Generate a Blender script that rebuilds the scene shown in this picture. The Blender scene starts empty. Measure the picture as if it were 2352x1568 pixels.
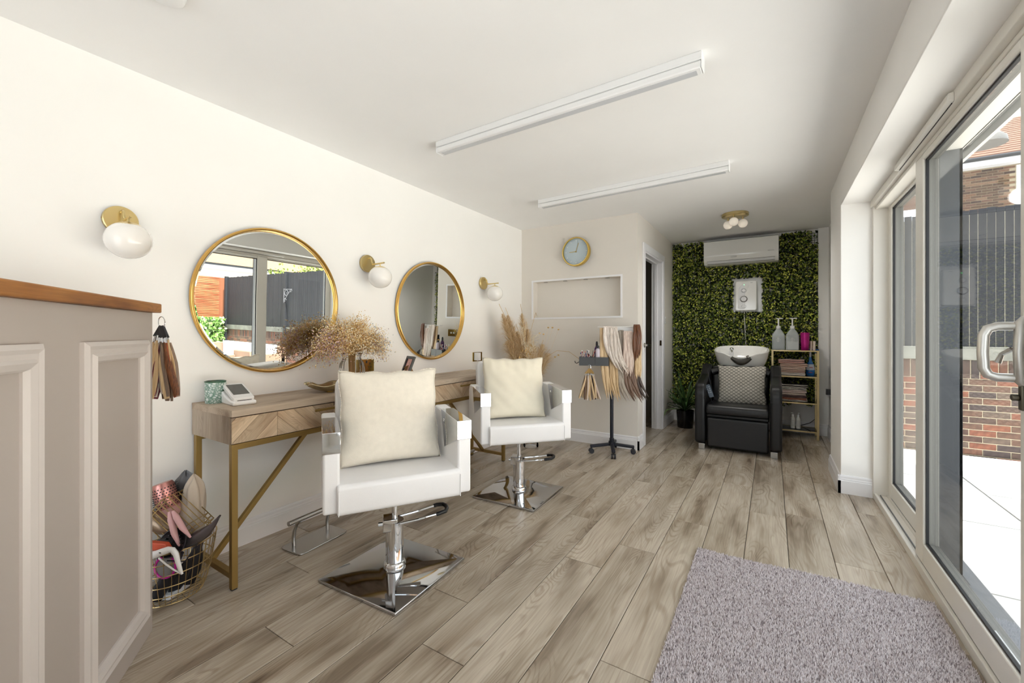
import bpy, math, random
import numpy as np
from mathutils import Vector, Matrix
random.seed(7); np.random.seed(7)
PI = math.pi
sc = bpy.context.scene
COL = sc.collection

# ------------------------------------------------------------------ camera
TH = math.atan(597 / 955.0)
cam_d = bpy.data.cameras.new('camera'); cam = bpy.data.objects.new('camera', cam_d); COL.objects.link(cam)
cam.location = (0, 0, 1.13); cam.rotation_euler = (PI / 2, 0, TH)
cam_d.sensor_width = 36; cam_d.lens = 955 / 2352 * 36; cam_d.shift_y = -19 / 2352.0
cam_d.clip_start = 0.02; cam_d.clip_end = 300
sc.camera = cam

# ------------------------------------------------------------------ world, sun, exposure
world = bpy.data.worlds.new('world'); sc.world = world; world.use_nodes = True
bg = world.node_tree.nodes['Background']; bg.inputs[0].default_value = (0.88, 0.94, 1.0, 1); bg.inputs[1].default_value = 2.3
sun_d = bpy.data.lights.new('sun', 'SUN'); sun_d.energy = 14; sun_d.angle = math.radians(2); sun_d.color = (1, .965, .91)
sun = bpy.data.objects.new('sun', sun_d); COL.objects.link(sun)
sun.rotation_euler = Vector((0.45, 0.12, -1.0)).to_track_quat('-Z', 'Y').to_euler()
sc.view_settings.view_transform = 'Standard'; sc.view_settings.look = 'None'
sc.view_settings.gamma = 1; sc.view_settings.use_curve_mapping = False
sc.view_settings.exposure = 0.82
sc.cycles.max_bounces = 9; sc.cycles.diffuse_bounces = 7; sc.cycles.glossy_bounces = 5
sc.cycles.use_adaptive_sampling = True; sc.cycles.adaptive_threshold = .02
sc.cycles.transparent_max_bounces = 16; sc.cycles.transmission_bounces = 6
sc.cycles.caustics_reflective = False; sc.cycles.caustics_refractive = False
sc.cycles.use_denoising = True; sc.cycles.sample_clamp_indirect = 8

# ------------------------------------------------------------------ materials
def srgb(c):
    if isinstance(c, str):
        c = c.lstrip('#'); c = [int(c[i:i + 2], 16) / 255 for i in (0, 2, 4)]
    return tuple((x / 12.92 if x <= .04045 else ((x + .055) / 1.055) ** 2.4) for x in c) + (1.0,)
def new_mat(name):
    m = bpy.data.materials.new(name); m.use_nodes = True
    nt = m.node_tree; b = nt.nodes['Principled BSDF']
    return m, nt, b
def N(nt, t, **kw):
    n = nt.nodes.new(t)
    for k, v in kw.items():
        setattr(n, k, v)
    return n
def mat(name, col, rough=.5, metal=0, bump=0, bscale=200, var=0, vscale=8, spec=None, coat=0, alpha=1, trans=0, emit=0, stretch=None, sheen=0):
    m, nt, b = new_mat(name)
    c = srgb(col); b.inputs['Base Color'].default_value = c
    b.inputs['Roughness'].default_value = rough; b.inputs['Metallic'].default_value = metal
    if spec is not None: b.inputs['Specular IOR Level'].default_value = spec
    if coat: b.inputs['Coat Weight'].default_value = coat; b.inputs['Coat Roughness'].default_value = .1
    if trans: b.inputs['Transmission Weight'].default_value = trans
    if sheen: b.inputs['Sheen Weight'].default_value = sheen
    if emit: b.inputs['Emission Color'].default_value = c; b.inputs['Emission Strength'].default_value = emit
    tc = N(nt, 'ShaderNodeTexCoord')
    src = tc.outputs['Object']
    if stretch:
        mp = N(nt, 'ShaderNodeMapping'); mp.inputs['Scale'].default_value = stretch
        nt.links.new(src, mp.inputs['Vector']); src = mp.outputs[0]
    if var:
        n = N(nt, 'ShaderNodeTexNoise'); n.inputs['Scale'].default_value = vscale; n.inputs['Detail'].default_value = 5
        nt.links.new(src, n.inputs['Vector'])
        r = N(nt, 'ShaderNodeValToRGB')
        r.color_ramp.elements[0].position = .3; r.color_ramp.elements[1].position = .7
        r.color_ramp.elements[0].color = tuple(max(0, x * (1 - var)) for x in c[:3]) + (1,)
        r.color_ramp.elements[1].color = tuple(min(1, x * (1 + var)) for x in c[:3]) + (1,)
        nt.links.new(n.outputs['Fac'], r.inputs[0]); nt.links.new(r.outputs[0], b.inputs['Base Color'])
    if bump:
        n2 = N(nt, 'ShaderNodeTexNoise'); n2.inputs['Scale'].default_value = bscale; n2.inputs['Detail'].default_value = 4
        nt.links.new(src, n2.inputs['Vector'])
        bp = N(nt, 'ShaderNodeBump'); bp.inputs['Strength'].default_value = bump; bp.inputs['Distance'].default_value = .002
        nt.links.new(n2.outputs['Fac'], bp.inputs['Height']); nt.links.new(bp.outputs[0], b.inputs['Normal'])
    return m

def wood_mat(name, c0, c1, c2, rough=.4, axis='Y', island=True, knots=.6, scale=1.0, bump=.15, spread=.12, rings=.55):
    """long-grained wood; each object gets its own cut through the pattern"""
    m, nt, b = new_mat(name)
    tc = N(nt, 'ShaderNodeTexCoord'); oi = N(nt, 'ShaderNodeObjectInfo')
    mul = N(nt, 'ShaderNodeMath', operation='MULTIPLY'); mul.inputs[1].default_value = 37.0
    nt.links.new(oi.outputs['Random'], mul.inputs[0])
    cmb = N(nt, 'ShaderNodeCombineXYZ')
    for i in range(3): nt.links.new(mul.outputs[0], cmb.inputs[i])
    add = N(nt, 'ShaderNodeVectorMath', operation='ADD')
    nt.links.new(tc.outputs['Object'], add.inputs[0]); nt.links.new(cmb.outputs[0], add.inputs[1])
    mp = N(nt, 'ShaderNodeMapping')
    s = {'Y': (7, 1.35, 7), 'X': (1.35, 7, 7), 'Z': (7, 7, 1.35)}[axis]
    mp.inputs['Scale'].default_value = tuple(x * scale for x in s)
    nt.links.new(add.outputs[0], mp.inputs['Vector'])
    # warp
    nz = N(nt, 'ShaderNodeTexNoise'); nz.inputs['Scale'].default_value = 1.1; nz.inputs['Detail'].default_value = 3
    nt.links.new(mp.outputs[0], nz.inputs['Vector'])
    wv = N(nt, 'ShaderNodeTexNoise'); wv.inputs['Scale'].default_value = .75; wv.inputs['Detail'].default_value = 1.5; wv.inputs['Distortion'].default_value = .9
    nt.links.new(mp.outputs[0], wv.inputs['Vector'])
    # growth rings from the smooth noise
    ring = N(nt, 'ShaderNodeMath', operation='MULTIPLY'); ring.inputs[1].default_value = 150
    nt.links.new(wv.outputs['Fac'], ring.inputs[0])
    sn = N(nt, 'ShaderNodeMath', operation='SINE'); nt.links.new(ring.outputs[0], sn.inputs[0])
    mr = N(nt, 'ShaderNodeMapRange'); mr.inputs[1].default_value = -1; mr.inputs[2].default_value = 1
    nt.links.new(sn.outputs[0], mr.inputs[0])
    # fine grain
    mp2 = N(nt, 'ShaderNodeMapping')
    s2 = {'Y': (160, 5, 160), 'X': (5, 160, 160), 'Z': (160, 160, 5)}[axis]
    mp2.inputs['Scale'].default_value = tuple(x * scale for x in s2)
    nt.links.new(add.outputs[0], mp2.inputs['Vector'])
    fg = N(nt, 'ShaderNodeTexNoise'); fg.inputs['Scale'].default_value = 1; fg.inputs['Detail'].default_value = 4
    nt.links.new(mp2.outputs[0], fg.inputs['Vector'])
    # broad blotches
    r1 = N(nt, 'ShaderNodeValToRGB'); e = r1.color_ramp.elements
    e[0].position = .33; e[0].color = srgb(c0); e[1].position = .58; e[1].color = srgb(c2)
    q = e.new(.43); q.color = srgb(c1)
    nt.links.new(nz.outputs['Fac'], r1.inputs[0])
    mx = N(nt, 'ShaderNodeMix', data_type='RGBA', blend_type='MULTIPLY')
    ringr = N(nt, 'ShaderNodeValToRGB'); ringr.color_ramp.elements[0].color = (.74, .70, .66, 1); ringr.color_ramp.elements[1].color = (1.04, 1.04, 1.04, 1)
    ringr.color_ramp.elements[0].position = .0; ringr.color_ramp.elements[1].position = .45
    nt.links.new(mr.outputs[0], ringr.inputs[0])
    pn = N(nt, 'ShaderNodeTexNoise'); pn.inputs['Scale'].default_value = 1.7; nt.links.new(mp.outputs[0], pn.inputs['Vector'])
    pm = N(nt, 'ShaderNodeMapRange'); pm.inputs[1].default_value = .40; pm.inputs[2].default_value = .60; pm.inputs[3].default_value = .12 * rings; pm.inputs[4].default_value = rings
    nt.links.new(pn.outputs['Fac'], pm.inputs[0]); nt.links.new(pm.outputs[0], mx.inputs['Factor'])
    nt.links.new(r1.outputs[0], mx.inputs['A']); nt.links.new(ringr.outputs[0], mx.inputs['B'])
    mx2 = N(nt, 'ShaderNodeMix', data_type='RGBA', blend_type='MULTIPLY'); mx2.inputs['Factor'].default_value = .6
    fr = N(nt, 'ShaderNodeValToRGB'); fr.color_ramp.elements[0].position = .3; fr.color_ramp.elements[1].position = .62
    fr.color_ramp.elements[0].color = (.72, .69, .66, 1); fr.color_ramp.elements[1].color = (1.06, 1.06, 1.06, 1)
    nt.links.new(fg.outputs['Fac'], fr.inputs[0])
    nt.links.new(mx.outputs['Result'], mx2.inputs['A']); nt.links.new(fr.outputs[0], mx2.inputs['B'])
    # knots
    vo = N(nt, 'ShaderNodeTexVoronoi'); vo.inputs['Scale'].default_value = .62; vo.inputs['Randomness'].default_value = 1
    vw = N(nt, 'ShaderNodeVectorMath', operation='MULTIPLY_ADD'); vw.inputs[1].default_value = (1, 1, 1)
    nt.links.new(mp.outputs[0], vw.inputs[0]); nt.links.new(nz.outputs['Color'], vw.inputs[2])
    nt.links.new(vw.outputs[0], vo.inputs['Vector'])
    kr = N(nt, 'ShaderNodeValToRGB'); k = kr.color_ramp.elements
    k[0].position = .03; k[0].color = (.26, .20, .16, 1); k[1].position = .26; k[1].color = (1, 1, 1, 1)
    q = k.new(.085); q.color = (.66, .60, .54, 1)
    nt.links.new(vo.outputs['Distance'], kr.inputs[0])
    mx3 = N(nt, 'ShaderNodeMix', data_type='RGBA', blend_type='MULTIPLY'); mx3.inputs['Factor'].default_value = knots
    nt.links.new(mx2.outputs['Result'], mx3.inputs['A']); nt.links.new(kr.outputs[0], mx3.inputs['B'])
    # plank to plank tone
    mr2 = N(nt, 'ShaderNodeMapRange'); mr2.inputs[3].default_value = 1 - spread; mr2.inputs[4].default_value = 1 + spread
    wn = N(nt, 'ShaderNodeTexWhiteNoise', noise_dimensions='1D'); nt.links.new(oi.outputs['Random'], wn.inputs['W'])
    nt.links.new(wn.outputs['Value'], mr2.inputs[0])
    hs = N(nt, 'ShaderNodeHueSaturation'); nt.links.new(mr2.outputs[0], hs.inputs['Value'])
    nt.links.new(mx3.outputs['Result'], hs.inputs['Color'])
    nt.links.new(hs.outputs[0], b.inputs['Base Color'])
    b.inputs['Roughness'].default_value = rough
    bp = N(nt, 'ShaderNodeBump'); bp.inputs['Strength'].default_value = bump; bp.inputs['Distance'].default_value = .001
    nt.links.new(fg.outputs['Fac'], bp.inputs['Height']); nt.links.new(bp.outputs[0], b.inputs['Normal'])
    return m

def glass_pane_mat(name, tint=(1, 1, 1), refl=1.0, ior=1.5):
    m = bpy.data.materials.new(name); m.use_nodes = True; nt = m.node_tree
    nt.nodes.clear()
    o = N(nt, 'ShaderNodeOutputMaterial'); t = N(nt, 'ShaderNodeBsdfTransparent'); g = N(nt, 'ShaderNodeBsdfGlossy')
    t.inputs[0].default_value = tuple(tint) + (1,); g.inputs['Roughness'].default_value = 0.0
    f = N(nt, 'ShaderNodeFresnel'); f.inputs[0].default_value = ior
    mu = N(nt, 'ShaderNodeMath', operation='MULTIPLY'); mu.inputs[1].default_value = refl; mu.use_clamp = True
    mx = N(nt, 'ShaderNodeMixShader')
    nt.links.new(f.outputs[0], mu.inputs[0]); nt.links.new(mu.outputs[0], mx.inputs[0])
    nt.links.new(t.outputs[0], mx.inputs[1]); nt.links.new(g.outputs[0], mx.inputs[2]); nt.links.new(mx.outputs[0], o.inputs[0])
    return m

def hair_mat(name, c0, c1):
    m, nt, b = new_mat(name)
    tc = N(nt, 'ShaderNodeTexCoord'); mp = N(nt, 'ShaderNodeMapping'); mp.inputs['Scale'].default_value = (260, 260, 3)
    nt.links.new(tc.outputs['Object'], mp.inputs[0])
    n = N(nt, 'ShaderNodeTexNoise'); n.inputs['Scale'].default_value = 1; n.inputs['Detail'].default_value = 3
    nt.links.new(mp.outputs[0], n.inputs['Vector'])
    r = N(nt, 'ShaderNodeValToRGB'); r.color_ramp.elements[0].position = .35; r.color_ramp.elements[1].position = .65
    r.color_ramp.elements[0].color = srgb(c0); r.color_ramp.elements[1].color = srgb(c1)
    nt.links.new(n.outputs['Fac'], r.inputs[0]); nt.links.new(r.outputs[0], b.inputs['Base Color'])
    bp = N(nt, 'ShaderNodeBump'); bp.inputs['Strength'].default_value = .5; bp.inputs['Distance'].default_value = .002
    nt.links.new(n.outputs['Fac'], bp.inputs['Height']); nt.links.new(bp.outputs[0], b.inputs['Normal'])
    b.inputs['Roughness'].default_value = .38
    return m

def brick_mat(name, cols, rough=.9, dark=1.0):
    m, nt, b = new_mat(name)
    oi = N(nt, 'ShaderNodeObjectInfo'); wn = N(nt, 'ShaderNodeTexWhiteNoise', noise_dimensions='1D')
    nt.links.new(oi.outputs['Random'], wn.inputs['W'])
    r = N(nt, 'ShaderNodeValToRGB'); r.color_ramp.interpolation = 'CONSTANT'
    el = r.color_ramp.elements
    el[0].position = 0; el[0].color = srgb(cols[0]); el[1].position = 1 / len(cols); el[1].color = srgb(cols[1])
    for i in range(2, len(cols)):
        q = el.new(i / len(cols)); q.color = srgb(cols[i])
    nt.links.new(wn.outputs['Value'], r.inputs[0])
    tc = N(nt, 'ShaderNodeTexCoord'); n = N(nt, 'ShaderNodeTexNoise'); n.inputs['Scale'].default_value = 22; n.inputs['Detail'].default_value = 6
    nt.links.new(tc.outputs['Object'], n.inputs['Vector'])
    rr = N(nt, 'ShaderNodeValToRGB'); rr.color_ramp.elements[0].position = .3; rr.color_ramp.elements[1].position = .7
    rr.color_ramp.elements[0].color = (.6, .6, .6, 1); rr.color_ramp.elements[1].color = (1.25, 1.2, 1.15, 1)
    nt.links.new(n.outputs['Fac'], rr.inputs[0])
    mx = N(nt, 'ShaderNodeMix', data_type='RGBA', blend_type='MULTIPLY'); mx.inputs['Factor'].default_value = 1
    nt.links.new(r.outputs[0], mx.inputs['A']); nt.links.new(rr.outputs[0], mx.inputs['B'])
    nt.links.new(mx.outputs['Result'], b.inputs['Base Color']); b.inputs['Roughness'].default_value = rough
    bp = N(nt, 'ShaderNodeBump'); bp.inputs['Strength'].default_value = .5; bp.inputs['Distance'].default_value = .004
    nt.links.new(n.outputs['Fac'], bp.inputs['Height']); nt.links.new(bp.outputs[0], b.inputs['Normal'])
    return m

MT = {}
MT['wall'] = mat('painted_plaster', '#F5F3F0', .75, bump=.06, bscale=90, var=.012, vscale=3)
MT['ceil'] = mat('ceiling_paint', '#F3F2F1', .85, bump=.05, bscale=60, var=.015, vscale=2)
MT['trimw'] = mat('white_gloss_trim', '#EDECEE', .35, bump=.03, bscale=80)
MT['upvc'] = mat('white_upvc', '#E6E2DA', .28)
MT['dark'] = mat('anthracite_frame', '#3A3D42', .35)
MT['outer'] = mat('outer_foil_grey', '#77756F', .4)
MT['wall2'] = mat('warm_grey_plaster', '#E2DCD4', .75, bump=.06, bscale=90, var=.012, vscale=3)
MT['gasket'] = mat('black_gasket', '#101014', .5)
MT['alu'] = mat('grey_aluminium', '#8C8F92', .35, 1)
MT['grey'] = mat('taupe_panel_paint', '#B7AEA8', .42, bump=.04, bscale=120)
MT['greytrim'] = mat('pale_grey_moulding', '#CFC8C4', .36)
MT['gold'] = mat('brushed_gold', '#D9AE62', .27, 1, bump=.05, bscale=300)
MT['brass'] = mat('satin_brass', '#D8C38C', .3, 1, bump=.04, bscale=300)
MT['brasspaint'] = mat('bronze_gold_metal', '#9A7F4B', .42, .75, bump=.03, bscale=200)
MT['goldwire'] = mat('gold_wire', '#CDB483', .3, 1)
MT['chrome'] = mat('chrome', '#E6E8EC', .045, 1)
MT['steel'] = mat('brushed_steel', '#B9B7B4', .25, 1, bump=.05, bscale=300, stretch=(1, 20, 20))
MT['mirror'] = mat('mirror_silver', '#F2F5F3', 0.0, 1)
MT['leather'] = mat('white_leatherette', '#EFEFF1', .36, bump=.12, bscale=350, var=.02, vscale=6)
MT['black'] = mat('black_rubber', '#17181B', .45)
MT['blackleather'] = mat('black_leatherette', '#0F0F12', .36, bump=.2, bscale=300)
MT['blackplastic'] = mat('black_plastic', '#232329', .35)
MT['bluegrey'] = mat('blue_black_metal', '#23252F', .4, .3)
MT['opal'] = mat('opal_glass', '#F1EEEA', .12, coat=.3)
MT['opal'].node_tree.nodes['Principled BSDF'].inputs['Subsurface Weight'].default_value = .0
MT['cream'] = mat('cream_linen', '#EBE4D6', .9, bump=.5, bscale=420, var=.03, vscale=40, sheen=.3)
MT['cream2'] = mat('cream_cotton', '#E9E2CF', .85, bump=.2, bscale=500, var=.02, vscale=20, sheen=.2)
MT['glass'] = glass_pane_mat('window_glass', (.97, .98, .975), .32)
MT['glassthin'] = glass_pane_mat('shelf_glass', (.80, .84, .82), 1.0)
MT['vaseglass'] = glass_pane_mat('vase_glass', (.96, .96, .955), 1.0, 1.3)
MT['white'] = mat('white_plastic', '#EFEFEF', .3)
MT['softwhite'] = mat('white_ceramic', '#F1F0EC', .08, coat=.6)
MT['screen'] = mat('dark_screen', '#4A4743', .15)
MT['green'] = mat('bottle_green', '#2E5A41', .3)
MT['desk'] = wood_mat('washed_oak', '#A08C78', '#B7A591', '#C6B6A3', .55, 'Y', knots=.3, scale=1.2)
MT['deskx'] = wood_mat('washed_oak_end', '#93806E', '#A89684', '#B8A896', .55, 'Z', knots=.2, scale=1.4)
MT['deskslat'] = wood_mat('oak_chevron', '#AE9478', '#C2A98C', '#D2BC9F', .5, 'X', knots=.25, scale=1.8, spread=.16)
MT['floor'] = wood_mat('oak_laminate', '#8A7B6A', '#A99C8B', '#BBAF9F', .27, 'Y', knots=.85, bump=.06, spread=.07, rings=.75)
MT['ledge'] = wood_mat('stained_pine', '#7A4A1E', '#9C6630', '#B27B40', .5, 'X', knots=.8, scale=1.6, spread=.0)
MT['under'] = mat('floor_underlay', '#1B1714', .9)

# ------------------------------------------------------------------ mesh helpers
class M:
    def __init__(s):
        s.v = []; s.f = []; s.mi = []; s.m = None; s.k = 0
    def _add(s, vs, fs):
        o = len(s.v)
        if s.m is not None: vs = [tuple(s.m @ Vector(v)) for v in vs]
        s.v += vs; s.f += [tuple(o + i for i in f) for f in fs]; s.mi += [s.k] * len(fs)
        return s
    def box(s, x0, y0, z0, x1, y1, z1):
        if x0 > x1: x0, x1 = x1, x0
        if y0 > y1: y0, y1 = y1, y0
        if z0 > z1: z0, z1 = z1, z0
        v = [(x0, y0, z0), (x1, y0, z0), (x1, y1, z0), (x0, y1, z0), (x0, y0, z1), (x1, y0, z1), (x1, y1, z1), (x0, y1, z1)]
        return s._add(v, [(0, 3, 2, 1), (4, 5, 6, 7), (0, 1, 5, 4), (1, 2, 6, 5), (2, 3, 7, 6), (3, 0, 4, 7)])
    def prism(s, poly, axis, a0, a1):
        """poly in the two other axes (order xyz without axis), extruded on axis"""
        def P(p, a):
            if axis == 'x': return (a, p[0], p[1])
            if axis == 'y': return (p[0], a, p[1])
            return (p[0], p[1], a)
        n = len(poly); v = [P(p, a0) for p in poly] + [P(p, a1) for p in poly]
        f = [tuple(range(n - 1, -1, -1)), tuple(range(n, 2 * n))] + [(i, (i + 1) % n, n + (i + 1) % n, n + i) for i in range(n)]
        return s._add(v, f)
    def bar(s, p, q, w, h, up=(0, 0, 1)):
        p = Vector(p); q = Vector(q); d = (q - p).normalized(); u = Vector(up)
        if abs(d.dot(u)) > .99: u = Vector((1, 0, 0))
        r = d.cross(u).normalized(); u = r.cross(d).normalized()
        v = []
        for c in (p, q):
            for a, b in ((-1, -1), (1, -1), (1, 1), (-1, 1)):
                v.append(tuple(c + r * a * w / 2 + u * b * h / 2))
        return s._add(v, [(3, 2, 1, 0), (4, 5, 6, 7), (0, 1, 5, 4), (1, 2, 6, 5), (2, 3, 7, 6), (3, 0, 4, 7)])
    def tube(s, pts, r, n=8, closed=False, flat=1.0, ridge=0, nr=3):
        pts = [Vector(p) for p in pts]; L = len(pts)
        rs = r if isinstance(r, (list, tuple)) else [r] * L
        v = []; f = []; prev = None
        for i, p in enumerate(pts):
            if closed: d = pts[(i + 1) % L] - pts[i - 1]
            else: d = pts[min(i + 1, L - 1)] - pts[max(i - 1, 0)]
            d.normalize()
            if prev is None:
                u = Vector((0, 0, 1)) if abs(d.z) < .9 else Vector((1, 0, 0))
                a = d.cross(u).normalized()
            else:
                a = (prev - d * prev.dot(d)).normalized()
            prev = a; b = d.cross(a)
            for k in range(n):
                t = 2 * PI * k / n
                rr = rs[i] * (1 + ridge * math.cos(nr * t + i * .0))
                v.append(tuple(p + a * math.cos(t) * rr + b * math.sin(t) * rr * flat))
        m = L if closed else L - 1
        for i in range(m):
            for k in range(n):
                i2 = (i + 1) % L; k2 = (k + 1) % n
                f.append((i * n + k, i * n + k2, i2 * n + k2, i2 * n + k))
        if not closed:
            f.append(tuple(range(n - 1, -1, -1))); f.append(tuple((L - 1) * n + k for k in range(n)))
        return s._add(v, f)
    def ribbon(s, pts, widths, thick, wdir, n=14, ridge=.25, seed=0):
        """flat lock of hair along pts; wdir the wide direction"""
        rnd = random.Random(seed); L = len(pts); w0 = Vector(wdir).normalized(); v = []; f = []
        ph = rnd.random() * 6
        for i, p in enumerate(pts):
            p = Vector(p); d = (Vector(pts[min(i + 1, L - 1)]) - Vector(pts[max(i - 1, 0)])).normalized()
            a = (w0 - d * w0.dot(d)).normalized(); b = d.cross(a)
            th = thick[i] if isinstance(thick, (list, tuple)) else thick
            for k in range(n):
                t = 2 * PI * k / n
                rg = 1 + ridge * math.sin(t * 5 + ph + i * .15)
                v.append(tuple(p + a * math.cos(t) * widths[i] / 2 + b * math.sin(t) * th / 2 * rg))
        for i in range(L - 1):
            for k in range(n):
                k2 = (k + 1) % n
                f.append((i * n + k, i * n + k2, (i + 1) * n + k2, (i + 1) * n + k))
        f.append(tuple(range(n - 1, -1, -1))); f.append(tuple((L - 1) * n + k for k in range(n)))
        return s._add(v, f)
    def lathe(s, prof, n=24, c=(0, 0, 0), sx=1, sy=1, flute=0, nf=16, caps=False):
        v = []; f = []; L = len(prof)
        for r, z in prof:
            for k in range(n):
                t = 2 * PI * k / n; rr = r * (1 + flute * math.cos(nf * t))
                v.append((c[0] + rr * math.cos(t) * sx, c[1] + rr * math.sin(t) * sy, c[2] + z))
        for i in range(L - 1):
            for k in range(n):
                k2 = (k + 1) % n; f.append((i * n + k, i * n + k2, (i + 1) * n + k2, (i + 1) * n + k))
        if caps and prof[0][0] > 1e-6: f.append(tuple(range(n - 1, -1, -1)))
        if caps and prof[-1][0] > 1e-6: f.append(tuple((L - 1) * n + k for k in range(n)))
        return s._add(v, f)
    def sphere(s, c, rx, ry=None, rz=None, nu=16, nv=10):
        ry = rx if ry is None else ry; rz = rx if rz is None else rz
        v = [(c[0], c[1], c[2] - rz)]; f = []
        for j in range(1, nv):
            ph = -PI / 2 + PI * j / nv
            for i in range(nu):
                t = 2 * PI * i / nu
                v.append((c[0] + rx * math.cos(ph) * math.cos(t), c[1] + ry * math.cos(ph) * math.sin(t), c[2] + rz * math.sin(ph)))
        v.append((c[0], c[1], c[2] + rz)); T = len(v) - 1
        for i in range(nu):
            f.append((0, 1 + (i + 1) % nu, 1 + i)); f.append((T, 1 + (nv - 2) * nu + i, 1 + (nv - 2) * nu + (i + 1) % nu))
        for j in range(nv - 2):
            for i in range(nu):
                a = 1 + j * nu + i; b = 1 + j * nu + (i + 1) % nu
                f.append((a, b, b + nu, a + nu))
        return s._add(v, f)
    def grid(s, fn, nu, nv, flip=False):
        v = [tuple(fn(i / nu, j / nv)) for j in range(nv + 1) for i in range(nu + 1)]
        f = []
        for j in range(nv):
            for i in range(nu):
                a = j * (nu + 1) + i
                q = (a, a + 1, a + nu + 2, a + nu + 1)
                f.append(q[::-1] if flip else q)
        return s._add(v, f)
    def build(s, name, mats, parent=None, smooth=False, bevel=0, seg=2, angle=40, loc=None, rot=None):
        me = bpy.data.meshes.new(name); me.from_pydata(s.v, [], s.f)
        if not isinstance(mats, (list, tuple)): mats = [mats]
        for m_ in mats: me.materials.append(m_)
        if len(mats) > 1: me.polygons.foreach_set('material_index', s.mi)
        if smooth or bevel:
            me.polygons.foreach_set('use_smooth', [True] * len(me.polygons))
            me.update(); me.set_sharp_from_angle(angle=math.radians(angle))
        me.update()
        o = bpy.data.objects.new(name, me); COL.objects.link(o)
        if parent is not None: o.parent = parent
        if loc is not None: o.location = loc
        if rot is not None: o.rotation_euler = rot
        if bevel:
            b = o.modifiers.new('bevel', 'BEVEL'); b.width = bevel; b.segments = seg; b.limit_method = 'ANGLE'; b.angle_limit = math.radians(35)
            b.harden_normals = False
        return o
def tag(o, label=None, cat=None, group=None, kind=None):
    if label: o['label'] = label
    if cat: o['category'] = cat
    if group: o['group'] = group
    if kind: o['kind'] = kind
    return o
def thing(name, label, cat, loc=(0, 0, 0), rz=0, group=None):
    o = bpy.data.objects.new(name, None); COL.objects.link(o); o.location = loc; o.rotation_euler = (0, 0, rz)
    o.empty_display_size = .05
    return tag(o, label, cat, group)
def root(name, label=None, kind='structure', loc=(0, 0, 0)):
    o = bpy.data.objects.new(name, None); COL.objects.link(o); o.location = loc
    if label: o['label'] = label
    o['kind'] = kind; return o
def struct(name, m, mats, label=None, **kw):
    o = m.build(name, mats, **kw); o['kind'] = 'structure'
    if label: o['label'] = label
    return o
def copy_tree(o, parent=None):
    c = o.copy(); COL.objects.link(c)
    if parent is not None: c.parent = parent
    for ch in list(o.children): copy_tree(ch, c)
    return c
def text_obj(name, s, size, m, parent, loc, rot, ext=.0004, align='CENTER'):
    cu = bpy.data.curves.new(name, 'FONT'); cu.body = s; cu.size = size; cu.extrude = ext; cu.align_x = align; cu.align_y = 'CENTER'
    o = bpy.data.objects.new(name, cu); COL.objects.link(o); cu.materials.append(m)
    o.parent = parent; o.location = loc; o.rotation_euler = rot
    return o
def rod_mb(p, q, r, n=8):
    return M().tube([p, q], r, n)

# ------------------------------------------------------------------ room shell
H = 2.295; WX = -2.405; PY = 4.055; PX = -1.10; BY = 5.745; RX = .53; RW = .413; FX = .575; FY = 3.74; SOFF = 2.037; NY = -1.5
# floor: laminate planks
fl = root('floor', 'grey brown oak laminate plank floor')
u = M().box(WX - .1, NY - .1, -.05, .60, BY + .1, -.011).build('underlay', MT['under'], fl)
plank_me = {}
PW, PL, P0 = .192, 1.289, -.505
JO = {-9: .770, -8: 1.155, -10: 1.396, -6: .855, -3: 1.112, -4: 1.381, -2: 1.927, 0: 1.383, -1: 2.197, -7: .45, -5: .62, 1: .95, 2: 1.75, 3: .55, 4: 1.3, 5: .8}
def plank_mesh(w, l):
    key = (round(w, 3), round(l, 3))
    if key in plank_me: return plank_me[key]
    b = .0022; g = .0013
    m = M()
    a = [(g, g), (w - g, g), (w - g, l - g), (g, l - g)]
    t = [(g + b, g + b), (w - g - b, g + b), (w - g - b, l - g - b), (g + b, l - g - b)]
    v = [(x, y, -.010) for x, y in a] + [(x, y, -.0014) for x, y in a] + [(x, y, 0) for x, y in t]
    f = [(8, 9, 10, 11)]
    for i in range(4):
        j = (i + 1) % 4; f += [(i, j, 4 + j, 4 + i), (4 + i, 4 + j, 8 + j, 8 + i)]
    me = bpy.data.meshes.new('plank'); me.from_pydata(v, [], f); me.materials.append(MT['floor']); me.update()
    plank_me[key] = me; return me
for r in range(-10, 6):
    x0 = P0 + r * PW; x1 = x0 + PW
    x0c, x1c = max(x0, WX), min(x1, .592)
    if x1c - x0c < .01: continue
    y = JO.get(r, random.random())
    while y > NY: y -= PL
    while y < BY:
        ya, yb = max(y, NY), min(y + PL, BY)
        if yb - ya > .02:
            o = bpy.data.objects.new('plank', plank_mesh(x1c - x0c, yb - ya)); COL.objects.link(o); o.parent = fl; o.location = (x0c, ya, 0)
        y += PL

struct('ceiling', M().box(WX - .1, NY - .1, H, RW + .2, BY + .15, H + .1), MT['ceil'], 'smooth white painted ceiling')
struct('wall_left', M().box(WX - .12, NY - .1, -.05, WX, PY + .1, H), MT['wall'], 'plain white wall behind the dressing table')
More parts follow.
